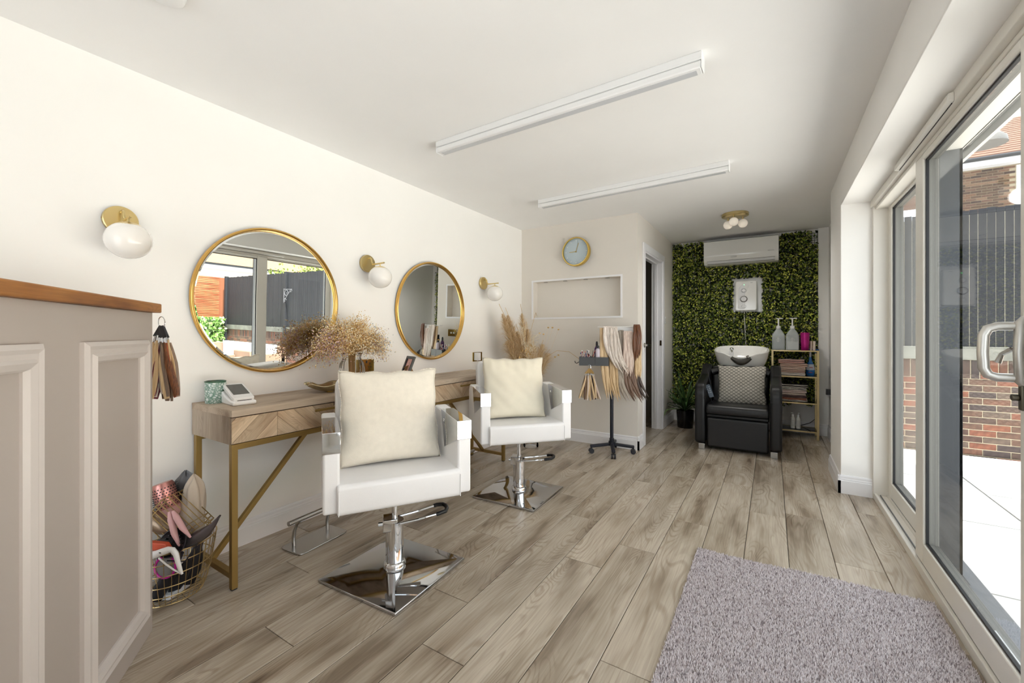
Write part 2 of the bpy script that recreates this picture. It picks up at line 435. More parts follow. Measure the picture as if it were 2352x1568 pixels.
# partition with a recessed niche
NX0, NX1, NZ0, NZ1 = -2.255, -1.268, 1.302, 1.695
m = M().box(WX, PY, 0, NX0, PY + .13, H).box(NX1, PY, 0, PX, PY + .13, H).box(NX0, PY, 0, NX1, PY + .13, NZ0).box(NX0, PY, NZ1, NX1, PY + .13, H).box(NX0, PY + .095, NZ0, NX1, PY + .13, NZ1)
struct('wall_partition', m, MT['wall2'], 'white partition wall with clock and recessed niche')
m = M(); w = .018
for a in ((NX0 - w, NZ0 - w, NX1 + w, NZ0), (NX0 - w, NZ1, NX1 + w, NZ1 + w), (NX0 - w, NZ0, NX0, NZ1), (NX1, NZ0, NX1 + w, NZ1)):
    m.box(a[0], PY - .008, a[1], a[2], PY + .0, a[3])
nf = struct('trim_1', m, MT['trimw'], 'thin white frame around the wall niche')
for i in range(4):
    xx = NX0 + .13 + i * .235
    M().lathe([(.0, .0), (.020, 0), (.024, -.004), (.024, -.006), (0, -.006)], 16, (0, 0, 0)).build('niche_spotlight', MT['steel'], nf, smooth=True, loc=(xx, PY + .05, NZ1))
# partition side wall with door opening
DY0, DY1, DZ = 4.285, 5.10, 1.975
m = M().box(PX - .11, PY + .13, 0, PX, DY0, H).box(PX - .11, DY1, 0, PX, BY, H).box(PX - .11, DY0, DZ, PX, DY1, H)
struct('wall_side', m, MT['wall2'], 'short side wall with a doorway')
# store room beyond
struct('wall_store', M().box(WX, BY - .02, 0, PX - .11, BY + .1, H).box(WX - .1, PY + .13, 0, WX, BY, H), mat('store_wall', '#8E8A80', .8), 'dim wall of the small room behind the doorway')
struct('wall_back', M().box(PX - .11, BY, 0, RX + .12, BY + .12, H), MT['wall'], 'back wall behind the artificial hedge')
struct('wall_right', M().box(RX, PY - .02, 0, RX + .12, BY, H), MT['wall'], 'wall beside the wash area')
struct('trim_2', M().box(RX - .095, BY - .035, 0, RX, BY, H), MT['wall'], 'boxed white pier in the back corner', bevel=.003)
# bulkhead and reveal
m = M().box(RW, NY, SOFF, .80, FY, H).box(RW, FY, 0, .70, PY + .265, H)
struct('wall_window', m, MT['wall'], 'wall and bulkhead over the sliding doors', bevel=.004)
struct('wall_near', M().box(WX, NY - .1, 0, -2.05, NY, H).box(-.30, NY - .1, 0, .80, NY, H).box(-2.05, NY - .1, 2.05, -.30, NY, H).box(-2.05, NY - .1, 0, -.30, NY, .05), MT['wall'], 'wall behind the viewpoint')
w2 = root('added_window', 'added glazing behind the viewpoint, unseen, letting in extra daylight')  # unseen window added to send more daylight towards the far end
m = M()
for xx in (-2.05, -1.49, -.93, -.36): m.box(xx, NY - .08, .05, xx + .06, NY - .02, 2.05)
m.box(-2.05, NY - .08, .05, -.30, NY - .02, .13).box(-2.05, NY - .08, 1.97, -.30, NY - .02, 2.05)
m.build('added_window_frame', MT['upvc'], w2)
M().box(-2.00, NY - .052, .12, -.35, NY - .048, 1.98).build('pane', MT['glass'], w2)
struct('wall_corner', M().box(FX, NY, 0, .80, -.32, SOFF), MT['wall'])

def skirting(name, p, q, n, h=.128, t=.016, mt=None, label=None):
    """skirting board from p to q; n = outward normal (2d)"""
    p = Vector((p[0], p[1], 0)); q = Vector((q[0], q[1], 0)); n = Vector((n[0], n[1], 0))
    prof = [(0, 0), (t, 0), (t, h * .70), (t * .80, h * .725), (t * .80, h * .79), (t * .62, h * .83), (t * .62, h * .93), (t * .35, h), (0, h)]
    mm = M(); v = []; L = len(prof)
    for c in (p, q):
        for a, z in prof: v.append(tuple(c + n * a + Vector((0, 0, z))))
    f = [tuple(range(L - 1, -1, -1)), tuple(range(L, 2 * L))] + [(i, (i + 1) % L, L + (i + 1) % L, L + i) for i in range(L)]
    mm._add(v, f); o = struct(name, mm, mt or MT['trimw'], label)
    bm_fix(o); return o
def bm_fix(o):
    import bmesh
    b = bmesh.new(); b.from_mesh(o.data); bmesh.ops.recalc_face_normals(b, faces=b.faces); b.to_mesh(o.data); b.free()
skirting('baseboard_left', (WX, NY), (WX, PY), (1, 0), label='white skirting board under the long left wall')
skirting('baseboard_partition', (WX, PY), (PX + .016, PY), (0, -1), label='white skirting board of the partition')
skirting('baseboard_side', (PX, PY - .016), (PX, DY0 - .078), (1, 0))
skirting('baseboard_side', (PX, DY1 + .075), (PX, BY), (1, 0))
skirting('baseboard_back', (PX, BY), (RX - .09, BY), (0, -1), label='white skirting along the back wall')
skirting('baseboard_pier', (RX - .11, BY - .035), (RX, BY - .035), (0, -1))
skirting('baseboard_right', (RX, PY + .26), (RX, BY - .03), (-1, 0))
skirting('baseboard_reveal', (RW - .016, FY), (FX + .01, FY), (0, -1), label='white skirting at the foot of the door reveal')
skirting('baseboard_window', (RW, FY - .016), (RW, PY + .265), (-1, 0))
# door 1: lining, architraves, leaf
d1 = root('door_1', 'white door frame with the door standing open')
m = M()
for ya, yb in ((DY0 - .068, DY0 + .004), (DY1 - .004, DY1 + .068)):
    m.box(PX, ya, 0, PX + .017, yb, DZ + .068)
m.box(PX, DY0 + .004, DZ - .004, PX + .017, DY1 - .004, DZ + .068)
m.build('architrave', MT['trimw'], d1, bevel=.004)
m = M().box(PX - .115, DY0, 0, PX + .004, DY0 + .022, DZ).box(PX - .115, DY1 - .022, 0, PX + .004, DY1, DZ).box(PX - .115, DY0 + .022, DZ - .022, PX + .004, DY1 - .022, DZ)
m.build('door_lining', MT['trimw'], d1)
M().box(PX - .08, DY1 - .036, 0, PX - .05, DY1 - .022, DZ - .022).box(PX - .08, DY0 + .022, DZ - .036, PX - .05, DY1 - .022, DZ - .022).build('door_stop', MT['trimw'], d1)
lf = M().box(PX - .115 - .74, DY0 + .03, .008, PX - .12, DY0 + .065, DZ - .03).build('door_leaf', MT['trimw'], d1, bevel=.002)
M().box(PX - .02, DY1 - .026, .985, PX + .0, DY1 - .021, 1.045).box(PX - .014, DY1 - .033, 1.0, PX - .004, DY1 - .025, 1.03).build('strike_plate', mat('dark_bronze', '#4A3B28', .35, 1), d1)
M().lathe([(0, 0), (.024, 0), (.024, .006), (.010, .010), (.010, .03), (0, .03)], 20).build('handle_rose', MT['steel'], d1, smooth=True, loc=(PX + .017, DY0 - .055, 1.01), rot=(0, PI / 2, 0))
M().tube([(PX + .045, DY0 - .06, 1.01), (PX + .052, DY0 - .03, 1.01), (PX + .052, DY0 + .045, 1.008)], [.011, .010, .007], 10).build('lever_handle', mat('gun_metal', '#55585C', .2, 1), d1, smooth=True)
# light switch on side wall, socket on right wall
def plate(name, label, cat, loc, rot, w, h, mt, parts):
    t = thing(name, label, cat, loc); t.rotation_euler = rot
    M().box(-w / 2, -h / 2, 0, w / 2, h / 2, .006).build('face_plate', mt, t, bevel=.0015)
    for nm, args, mm in parts:
        M().box(*args).build(nm, mm, t, bevel=.0006)
    return t
RY90 = (PI / 2, 0, PI / 2)
plate('light_switch', 'small white light switch by the far door architrave', 'switch', (PX, 5.245, 1.287), RY90, .086, .086, MT['white'], [('rocker', (-.012, -.02, .006, .012, .02, .0095), MT['softwhite'])])
plate('plug_socket', 'white wall socket with black plug beside the wash area', 'socket', (RX, 5.44, .515), (PI / 2, 0, -PI / 2), .086, .086, MT['white'], [('plug', (-.025, -.028, .006, .025, .03, .05), MT['blackplastic'])])

# ------------------------------------------------------------------ sliding doors (window_1)
w1 = root('window_1', 'white framed sliding glass doors onto the patio')
UP = MT['upvc']
m = M().box(FX, -.32, 1.992, .735, FY, SOFF).box(.598, -.32, 1.972, .735, FY, 1.992)
m.box(FX + .01, FY - .03, 0, .730, FY, SOFF)
m.box(FX, -.32, 0, .745, -.29, SOFF)
m.build('door_frame', UP, w1, bevel=.003)
M().box(.590, -.32, -.01, .606, FY, .040).box(.606, -.32, -.01, .66, FY, .030).box(.655, -.32, -.01, .665, FY, .045).build('threshold', UP, w1, bevel=.003)
M().box(.665, -.32, -.03, .79, FY, .022).box(.745, -.32, -.10, .80, FY, .012).build('outer_sill', mat('grey_sill', '#6E7278', .4), w1, bevel=.002)
M().tube([(.622, -.28, .034), (.622, FY - .04, .034)], .004, 6).tube([(.690, -.28, .028), (.690, FY - .04, .028)], .004, 6).build('track_rail', MT['alu'], w1)
def sash(x0, x1, y0, y1, z0=.045, z1=1.972, s0=.085, s1=.085, rail=.098, gasket_y=None, dark_end=None):
    xm = (x0 + x1) / 2
    def fr_(a, b):
        return M().box(a, y0, z0, b, y0 + s0, z1).box(a, y1 - s1, z0, b, y1, z1).box(a, y0 + s0, z0, b, y1 - s1, z0 + rail).box(a, y0 + s0, z1 - rail * .32, b, y1 - s1, z1)
    f = fr_(x0, x0 + .014).build('sash_frame', UP, w1, bevel=.006, seg=3)
    fr_(x0 + .014, x1).build('outer_facing', MT['outer'], f)
    ga, gb, gz0, gz1 = y0 + s0, y1 - s1, z0 + rail, z1 - rail * .32
    M().box(x0 + .010, ga, gz0, x0 + .020, ga + .008, gz1).box(x0 + .010, gb - .008, gz0, x0 + .020, gb, gz1).box(x0 + .010, ga, gz0, x0 + .020, gb, gz0 + .008).box(x0 + .010, ga, gz1 - .008, x0 + .020, gb, gz1).build('glass_gasket', MT['gasket'], f)
    M().box(xm - .002, ga + .002, gz0 + .002, xm + .002, gb - .002, gz1 - .002).build('glass_pane', MT['glass'], f)
    return f
sA = sash(.600, .655, 1.700, 2.795, s0=.075, s1=.12)
sB = sash(.664, .725, 2.700, FY - .025, s0=.115, s1=.075, z1=1.985)
M().box(.640, 2.690, .03, .735, 2.702, 1.99).box(.726, 2.690, .03, .736, 2.83, 1.99).box(.730, 2.60, .03, .737, 2.69, .0301).build('dark_interlock', MT['dark'], w1)
sC = sash(.600, .655, .615, 1.700, s0=.12, s1=.075)
sD = sash(.664, .725, -.29, .72, s0=.075, s1=.115, z1=1.985)
# trickle vent
tv = M().prism([(FX - .020, 2.000), (FX, 1.994), (FX, 2.030), (FX - .018, 2.026)], 'y', 2.18, 2.98).build('trickle_vent', UP, w1, bevel=.003)
M().box(FX - .003, 2.20, 1.9925, FX - .0005, 2.96, 1.995).build('vent_slot', MT['gasket'], tv)
# pull handle
hd = M().tube([(.598, 1.738, 1.150), (.545, 1.742, 1.150), (.528, 1.744, 1.143), (.520, 1.745, 1.125), (.518, 1.745, 1.077), (.520, 1.745, 1.029), (.528, 1.744, 1.011), (.545, 1.742, 1.004), (.598, 1.738, 1.004)], .0125, 14).build('pull_handle', mat('satin_nickel', '#D2D0CC', .42, 1), w1, smooth=True)
M().tube([(.596, 1.732, 1.175), (.588, 1.732, 1.16), (.584, 1.732, 1.077), (.588, 1.732, .995), (.596, 1.732, .98)], [.008, .013, .012, .013, .008], 12).build('back_plate', mat('satin_nickel_2', '#C4C2BE', .42, 1), hd, smooth=True)
M().tube([(.575, 1.745, 1.085), (.562, 1.765, 1.070), (.556, 1.77, 1.045)], [.007, .006, .008], 8).build('thumb_turn', MT['steel'], hd, smooth=True)
M().box(.585, 1.722, .915, .598, 1.742, .985).tube([(.585, 1.735, .95), (.57, 1.735, .95)], .010, 10).build('lock_cylinder', mat('aged_metal', '#6B675C', .4, 1), hd, smooth=True, bevel=.003)

# ------------------------------------------------------------------ reception desk panel
PNX, PNY = -1.999, .6167
ang = math.atan2(-.5812, .8137)
rd = thing('reception_counter', 'grey panelled reception counter with wooden top in the near corner', 'counter', (PNX, PNY, 0), ang)
# local x along front, local +y into the room
M().box(0, -.10, 0, 1.6, 0, 1.208).build('counter_body', MT['grey'], rd, bevel=.002)
M().box(-.02, -.26, 1.208, 1.62, .022, 1.243).build('counter_top', MT['ledge'], rd, bevel=.004, seg=3)
def moulding(x0, x1, z0, z1, w=.062):
    mm = M(); prof = [(0, 0), (0, .010), (.012, .018), (.022, .013), (.034, .013), (.042, .022), (.056, .016), (w, .006), (w, 0)]
    ring = [((x0, z0), (1, 1)), ((x1, z0), (-1, 1)), ((x1, z1), (-1, -1)), ((x0, z1), (1, -1))]
    v = []; L = len(prof)
    for (cx, cz), (sx, sz) in ring:
        for a, h in prof: v.append((cx + sx * a, h, cz + sz * a))
    f = []
    for i in range(4):
        j = (i + 1) % 4
        for k in range(L - 1): f.append((i * L + k, i * L + k + 1, j * L + k + 1, j * L + k))
    mm._add(v, f); o = mm.build('panel_moulding', MT['greytrim'], rd, smooth=True, angle=25); bm_fix(o); return o
moulding(.060, .480, .085, 1.105)
moulding(.650, 1.14, .085, 1.105)
M().tube([(-.012, -.02, 1.207), (-.012, -.02, 1.19), (-.018, -.02, 1.183), (-.026, -.02, 1.19)], .002, 6).build('hook', MT['chrome'], rd, smooth=True)

# hair colour ring hanging from the counter end
def swatch_ring(name, label, loc, cols, n, L, spread, facing, capmat, seed=1, ring_r=.022, w=.02, ts=.35):
    rnd = random.Random(seed)
    t = thing(name, label, 'hair swatches', loc)
    fx = Vector((math.cos(facing), math.sin(facing), 0)); nrm = Vector((-fx.y, fx.x, 0))
    pts = [tuple(fx * ring_r * math.cos(a) * .6 + Vector((0, 0, -ring_r + ring_r * math.sin(a)))) for a in [2 * PI * k / 20 for k in range(20)]]
    M().tube(pts, .0018, 6, closed=True).build('ring', MT['chrome'], t, smooth=True)
    for i in range(n):
        q = i / (n - 1) - .5; off = nrm * rnd.uniform(-.022, .022)
        a = Vector((0, 0, -ring_r * 1.7)); top = a + fx * q * spread * ts + off * .5 + Vector((0, 0, -.035 - .012 * rnd.random()))
        lt = M().bar(tuple(a + off * .2), tuple(top), .016, .004, up=tuple(nrm)).build('swatch_tab', capmat, t, bevel=.001)
        ct = M().tube([tuple(top), tuple(top + Vector((0, 0, -.02)) + fx * q * .01)], .0038, 8).build('swatch_clip', MT['chrome'], t, smooth=True)
        ll = L * rnd.uniform(.86, 1.05); b0 = top + Vector((0, 0, -.018)) + fx * q * .01
        P = []; W = []
        for k in range(9):
            s_ = k / 8
            P.append(tuple(b0 + fx * (q * spread * .75 * s_ + .008 * math.sin(s_ * 3 + i)) + off * s_ * .6 + Vector((0, 0, -ll * s_))))
            W.append(.006 + w * min(1, s_ * 2.5) * (1 if k < 7 else (.9 if k == 7 else .55)))
        M().ribbon(P, W, .006, tuple(fx * .9 + nrm * rnd.uniform(-.5, .5)), n=12, seed=i).build('hair_swatch', cols[i % len(cols)], t, smooth=True, angle=80)
    return t
HM = {}
for k, a, b in (('blonde', '#C9A87C', '#E2C9A2'), ('honey', '#BC9C72', '#D8BC92'), ('ash', '#C7BAAE', '#E6DCD3'), ('platinum', '#DACDC3', '#F1E7DF'), ('brown', '#5C4436', '#7E6250'), ('dark', '#2E211C', '#46342C'), ('wine', '#4C1020', '#7A2036'), ('taupe', '#6E5A4B', '#8F7866'), ('copper', '#8A4526', '#B2603A'), ('rose', '#C4AC9E', '#E3D2C6'), ('pink', '#A8184E', '#E03A7C'), ('smoke', '#8F8478', '#B8AD9F'), ('chestnut', '#52301C', '#7C4B2B')):
    HM[k] = hair_mat('hair_' + k, a, b)
swatch_ring('hair_colour_ring', 'bunch of blonde to burgundy hair colour swatches hanging at the grey counter end', (-2.038, .657, 1.195), [HM[k] for k in ('blonde', 'platinum', 'blonde', 'honey', 'blonde', 'ash', 'honey', 'wine', 'wine', 'pink', 'ash', 'platinum', 'brown', 'brown', 'taupe', 'brown', 'blonde', 'taupe', 'taupe', 'honey', 'taupe', 'blonde', 'copper', 'chestnut')], 24, .225, .125, .558, MT['blackplastic'], seed=3, w=.019)

# ------------------------------------------------------------------ dressing table (console)
cs = thing('console_table', 'long oak console dressing table with chevron drawers and gold metal legs', 'table', (0, 0, 0))
X0, X1, Y0, Y1 = -2.39, -2.000, .890, 3.092
M().box(X0, Y0 - .001, .762, X1 + .004, Y1 + .001, .792).build('table_top', MT['desk'], cs, bevel=.001)
M().box(X0, Y0, .640, X1 - .02, Y0 + .02, .762).box(X0, Y1 - .02, .640, X1 - .02, Y1, .762).box(X0, Y0 + .02, .640, X0 + .02, Y1 - .02, .762).box(X0, Y0 + .02, .640, X1 - .02, Y1 - .02, .655).build('carcass', MT['deskx'], cs)
for i in range(2):
    a = Y0 + .001 + i * (Y1 - Y0) / 2; b = Y0 - .001 + (i + 1) * (Y1 - Y0) / 2
    dr = M().box(X1 - .018, a + .001, .642, X1 - .008, b - .001, .757).build('drawer', MT['deskx'], cs)
    # chevron slats clipped to the drawer face
    pitch = .30; zz0, zz1 = .643, .756; hh = zz1 - zz0
    def clip(poly):
        def cut(pl, f):
            out = []
            for i_ in range(len(pl)):
                p, q = pl[i_], pl[(i_ + 1) % len(pl)]; fp, fq = f(p), f(q)
                if fp >= 0: out.append(p)
                if fp * fq < 0:
                    t_ = fp / (fp - fq); out.append((p[0] + (q[0] - p[0]) * t_, p[1] + (q[1] - p[1]) * t_))
            return out
        for f in (lambda p: p[0] - a - .002, lambda p: b - .002 - p[0], lambda p: p[1] - zz0, lambda p: zz1 - p[1]):
            if len(poly) < 3: return []
            poly = cut(poly, f)
        return poly
    ncol = int((b - a) / pitch) + 2
    for c_ in range(ncol):
        ya = a + c_ * pitch - .10; sgn = 1 if c_ % 2 == 0 else -1
        sw = .075
        for k in range(-8, 12):
            z0_ = zz0 + k * sw * 1.25; g = .0008; sl = sgn * .95
            poly = [(ya + g, z0_ + g), (ya + pitch - g, z0_ + sl * pitch + g), (ya + pitch - g, z0_ + sl * pitch + sw * 1.25 - g), (ya + g, z0_ + sw * 1.25 - g)]
            poly = clip(poly)
            if len(poly) >= 3:
                area = abs(sum(poly[i_][0] * poly[(i_ + 1) % len(poly)][1] - poly[(i_ + 1) % len(poly)][0] * poly[i_][1] for i_ in range(len(poly)))) / 2
                if area < 2e-4: continue
                cy = sum(p[0] for p in poly) / len(poly); cz = sum(p[1] for p in poly) / len(poly); th = math.atan(sl)
                # local frame: x along the grain
                R = Matrix(((0, 0, 1), (math.cos(th), -math.sin(th), 0), (math.sin(th), math.cos(th), 0)))
                Ri = R.inverted(); mm = M(); n_ = len(poly)
                vv = []
                for xx in (-.002, .0025):
                    for p in poly: vv.append(tuple(Ri @ Vector((xx, p[0] - cy, p[1] - cz))))
                mm._add(vv, [tuple(range(n_ - 1, -1, -1)), tuple(range(n_, 2 * n_))] + [(i_, (i_ + 1) % n_, n_ + (i_ + 1) % n_, n_ + i_) for i_ in range(n_)])
                o = mm.build('slat', MT['deskslat'], dr); bm_fix(o)
                o.location = (X1 - .006, cy, cz); o.rotation_euler = R.to_euler()
    yc = (a + b) / 2 + (.0 if i == 0 else .0)
    hy0, hy1 = ((1.27, 1.62) if i == 0 else (2.44, 2.80))
    M().box(X1 + .018, hy0, .728, X1 + .028, hy1, .740).box(X1 - .004, hy0 + .03, .730, X1 + .02, hy0 + .04, .738).box(X1 - .004, hy1 - .04, .730, X1 + .02, hy1 - .03, .738).build('handle', MT['brasspaint'], dr, bevel=.001)
t_ = .025
for (x, y) in ((X1 - t_ - .002, Y0 + .002), (X1 - t_ - .002, Y1 - t_ - .002), (X0 + .012, Y0 + .002), (X0 + .012, Y1 - t_ - .002)):
    lg = M().box(x, y, .006, x + t_, y + t_, .640).build('leg', MT['brasspaint'], cs, bevel=.001)
    M().box(x + .002, y + .002, 0, x + t_ - .002, y + t_ - .002, .008).build('foot', MT['blackplastic'], lg)
m = M().box(X1 - t_ - .002, Y0 + t_, .615, X1 - .002, Y1 - t_, .640).box(X0 + .012, Y0 + t_, .615, X0 + .012 + t_, Y1 - t_, .640)
m.build('top_rail', MT['brasspaint'], cs, bevel=.001)
for yy in (Y0 + .015, Y1 - .015):
    M().box(X0 + .037, yy - .0125, .05, X1 - .027, yy + .0125, .075).build('cross_bar', MT['brasspaint'], cs, bevel=.001)
xm = -2.20
for s_, yy in ((1, Y0 + .02), (-1, Y1 - .02)):
    M().bar((-2.235, yy, .065), (-2.235, yy + s_ * .52, .632), .022, .022, up=(1, 0, 0)).build('brace', MT['brasspaint'], cs, bevel=.001)
M().box(-2.247, Y0 + .5, .615, -2.223, Y1 - .5, .64).build('centre_rail', MT['brasspaint'], cs)

# ------------------------------------------------------------------ wall mirrors
def wall_mirror(name, label, yc, zc, R):
    t = thing(name, label, 'mirror', (WX + .008, yc, zc), 0, 'round gold mirrors')
    t.rotation_euler = (0, PI / 2 + math.radians(1.0), 0)       # local z -> +x
    M().lathe([(R - .012, .0), (R, .004), (R, .020), (R - .004, .026), (R - .010, .028), (R - .014, .024), (R - .014, .004)], 96).build('frame', MT['gold'], t, smooth=True, angle=50)
    M().lathe([(0, .006), (R - .026, .0062), (R - .0135, .0045)], 96).build('mirror_glass', MT['mirror'], t, smooth=True, angle=.5)
    M().lathe([(R - .016, .001), (R - .0125, .005), (R - .0125, .012)], 96).build('dark_rebate', MT['gasket'], t)
    return t
wall_mirror('wall_mirror', 'round gold framed mirror reflecting the patio fence and brick wall', 1.280, 1.312, .403)
wall_mirror('wall_mirror', 'round gold framed mirror reflecting the dim wash area, between two globe sconces', 2.580, 1.314, .403)

# ------------------------------------------------------------------ wall sconces
def sconce(name, label, yc, zc):
    t = thing(name, label, 'wall lamp', (WX, yc, zc), 0, 'brass globe wall lights')
    M().lathe([(0, 0), (.058, 0), (.060, .003), (.060, .020), (.057, .023), (0, .024)], 40).build('back_plate', MT['brass'], t, smooth=True, rot=(0, PI / 2, 0))
    M().tube([(.022, .0, .035), (.040, .0, .037), (.052, .0, .028), (.056, .0, .010), (.058, .004, -.002), (.066, .0, -.011), (.085, -.006, -.012), (.200, -.016, -.012)], .0055, 10).build('arm', MT['brass'], t, smooth=True)
    M().tube([(.157, -.013, -.012), (.157, -.013, -.032)], .004, 8).lathe([(.0, -.032), (.030, -.036), (.045, -.045), (.052, -.052), (.052, -.055)], 28, (.157, -.013, 0)).build('cap', MT['brass'], t, smooth=True)
    M().sphere((.157, -.013, -.106), .077, .077, .075, 32, 20).build('globe', MT['opal'], t, smooth=True)
    M().tube([(.01, -.061, 0), (.01, -.058, 0)], .004, 8).build('screw', MT['brass'], t)
    return t
sconce('wall_sconce', 'opal globe wall light on brass disc above the grey counter', .628, 1.618)
sconce('wall_sconce', 'opal globe wall light on brass disc between the two round mirrors', 1.926, 1.615)
sconce('wall_sconce', 'opal globe wall light on brass disc above the pampas grass', 3.300, 1.618)

# ------------------------------------------------------------------ brass sockets
def brass_socket(name, label, yc, zc, left_plug=None):
    t = thing(name, label, 'socket', (WX, yc, zc), 0); t.rotation_euler = (PI / 2, 0, PI / 2)
    M().box(-.073, -.043, 0, .073, .043, .007).build('face_plate', mat('polished_brass', '#B89A55', .18, 1), t, bevel=.0015)
    for s_ in (-1, 1):
        x = s_ * .036
        M().box(x - .0035, .006, .0068, x + .0035, .019, .0075).box(x - .014, -.014, .0068, x - .006, -.008, .0075).box(x + .006, -.014, .0068, x + .014, -.008, .0075).build('pin_holes', MT['gasket'], t)
        M().box(x - .014 - s_ * .018, .016, .0068, x - .004 - s_ * .018, .034, .0105).build('switch', MT['blackplastic'], t, bevel=.001)
    if left_plug:
        M().box(-.060, -.032, .007, -.012, .040, .055).build('adaptor_plug', MT['white'], t, bevel=.004)
        M().tube([(-.036, -.03, .03), (-.038, -.06, .034), (-.03, -.11, .03)], .0022, 6).build('cable', MT['white'], t, smooth=True)
    return t
brass_socket('double_socket', 'brass double plug socket behind the dried flower vase', 1.913, .905)
brass_socket('double_socket', 'brass double plug socket with a white charger plugged in', 3.214, .905, True)
t = thing('wall_plate', 'brass double switch plate on the partition behind the hair extensions', 'switch', (-1.370, PY, 1.10)); t.rotation_euler = (PI / 2, 0, 0)
M().box(-.073, -.043, 0, .073, .043, .007).build('face_plate', mat('polished_brass_2', '#B89A55', .18, 1), t, bevel=.0015)
for s_ in (-1, 1): M().box(s_ * .02 - .011, -.011, .007, s_ * .02 + .011, .011, .011).build('switch', MT['white'], t, bevel=.001)

# ------------------------------------------------------------------ clock
ck = thing('wall_clock', 'round wall clock with pale blue face and gold rim', 'clock', (-1.728, PY, 1.977)); ck.rotation_euler = (PI / 2, 0, 0)
M().lathe([(.140, 0), (.150, .004), (.152, .050), (.146, .060), (.138, .060), (.136, .040)], 64).build('rim', mat('bright_gold', '#DDBE6A', .2, 1), ck, smooth=True, angle=50)
M().lathe([(0, .034), (.139, .034)], 64).build('clock_face', mat('powder_blue', '#BFCDD4', .5), ck)
GD = mat('hand_gold', '#C9AE62', .3, 1)
M().bar((.0, .0, .038), (.030, .088, .038), .004, .002).build('minute_hand', GD, ck)
M().bar((0, 0, .040), (-.072, -.002, .040), .005, .002).build('hour_hand', GD, ck)
M().lathe([(0, .044), (.006, .043), (.006, .034)], 12).build('hub', GD, ck, smooth=True)
for i in range(12):
    a = i * PI / 6; M().bar((math.sin(a) * .108, math.cos(a) * .108, .0352), (math.sin(a) * .122, math.cos(a) * .122, .0352), .005, .0012).build('hour_mark', MT['white'], ck)

# ------------------------------------------------------------------ ceiling fittings
def batten(label, y, x0, x1, tilt=0):
    t = thing('strip_light', label, 'ceiling light', ((x0 + x1) / 2, y, H), tilt, 'linear strip lights')
    L = (x1 - x0) / 2
    M().box(-L, -.034, -.034, L, .034, 0).build('housing', MT['white'], t, bevel=.003)
    M().box(-L + .004, -.030, -.066, L - .004, .030, -.035).build('lamp_body', MT['white'], t, bevel=.006, seg=3)
    M().box(-L + .025, -.012, -.0675, L - .025, .022, -.064).build('diffuser', mat('grey_diffuser', '#C9CBCF', .25), t)
    for s_ in (-1, 1): M().box(s_ * (L - .004), -.031, -.067, s_ * L, .031, -.034).build('end_cap', MT['white'], t, bevel=.001)
batten('long white strip light nearer the doorway of sliding glass, first of two', 1.915, -1.735, -.243, -.024)
batten('long white strip light nearer the partition corner, second of two', 3.205, -1.734, -.243, -.040)
t = thing('smoke_alarm', 'small white round smoke alarm on the ceiling above the grey counter', 'smoke alarm', (-1.745, .575, H))
M().lathe([(0, -.035), (.035, -.033), (.05, -.024), (.055, -.008), (.055, 0), (0, 0)], 32).build('alarm_body', MT['white'], t, smooth=True)
t = thing('ceiling_lamp', 'brass disc ceiling light with three opal globes above the wash chair', 'ceiling light', (-.305, 4.60, H))
M().lathe([(0, -.028), (.110, -.028), (.118, -.024), (.118, 0), (0, 0)], 40).build('ceiling_plate', MT['brass'], t, smooth=True)
for k, a in enumerate((-PI / 2 - .1, PI / 6, 5 * PI / 6)):
    x, y = .075 * math.cos(a), .075 * math.sin(a)
    st = M().tube([(x, y, -.028), (x, y, -.055)], .006, 8).lathe([(0, -.05), (.018, -.052), (.018, -.06)], 16, (x, y, 0)).build('stem', MT['brass'], t, smooth=True)
    M().sphere((x, y, -.092), .042, nu=20, nv=14).build('globe', mat('added_glow_opal', '#FFF4E4', .2, emit=.12), t, smooth=True)  # faint glow added to the globes to help light the wash area

sp = bpy.data.lights.new('wash_fill_spot', 'SPOT'); sp.energy = 16; sp.spot_size = math.radians(168); sp.spot_blend = 1; sp.shadow_soft_size = .06; sp.color = (1, .97, .92)  # added fill spot below the globes, brightens the wash area
spo = bpy.data.objects.new('wash_fill_spot', sp); COL.objects.link(spo); spo.parent = t; spo.location = (0, 0, -.15)

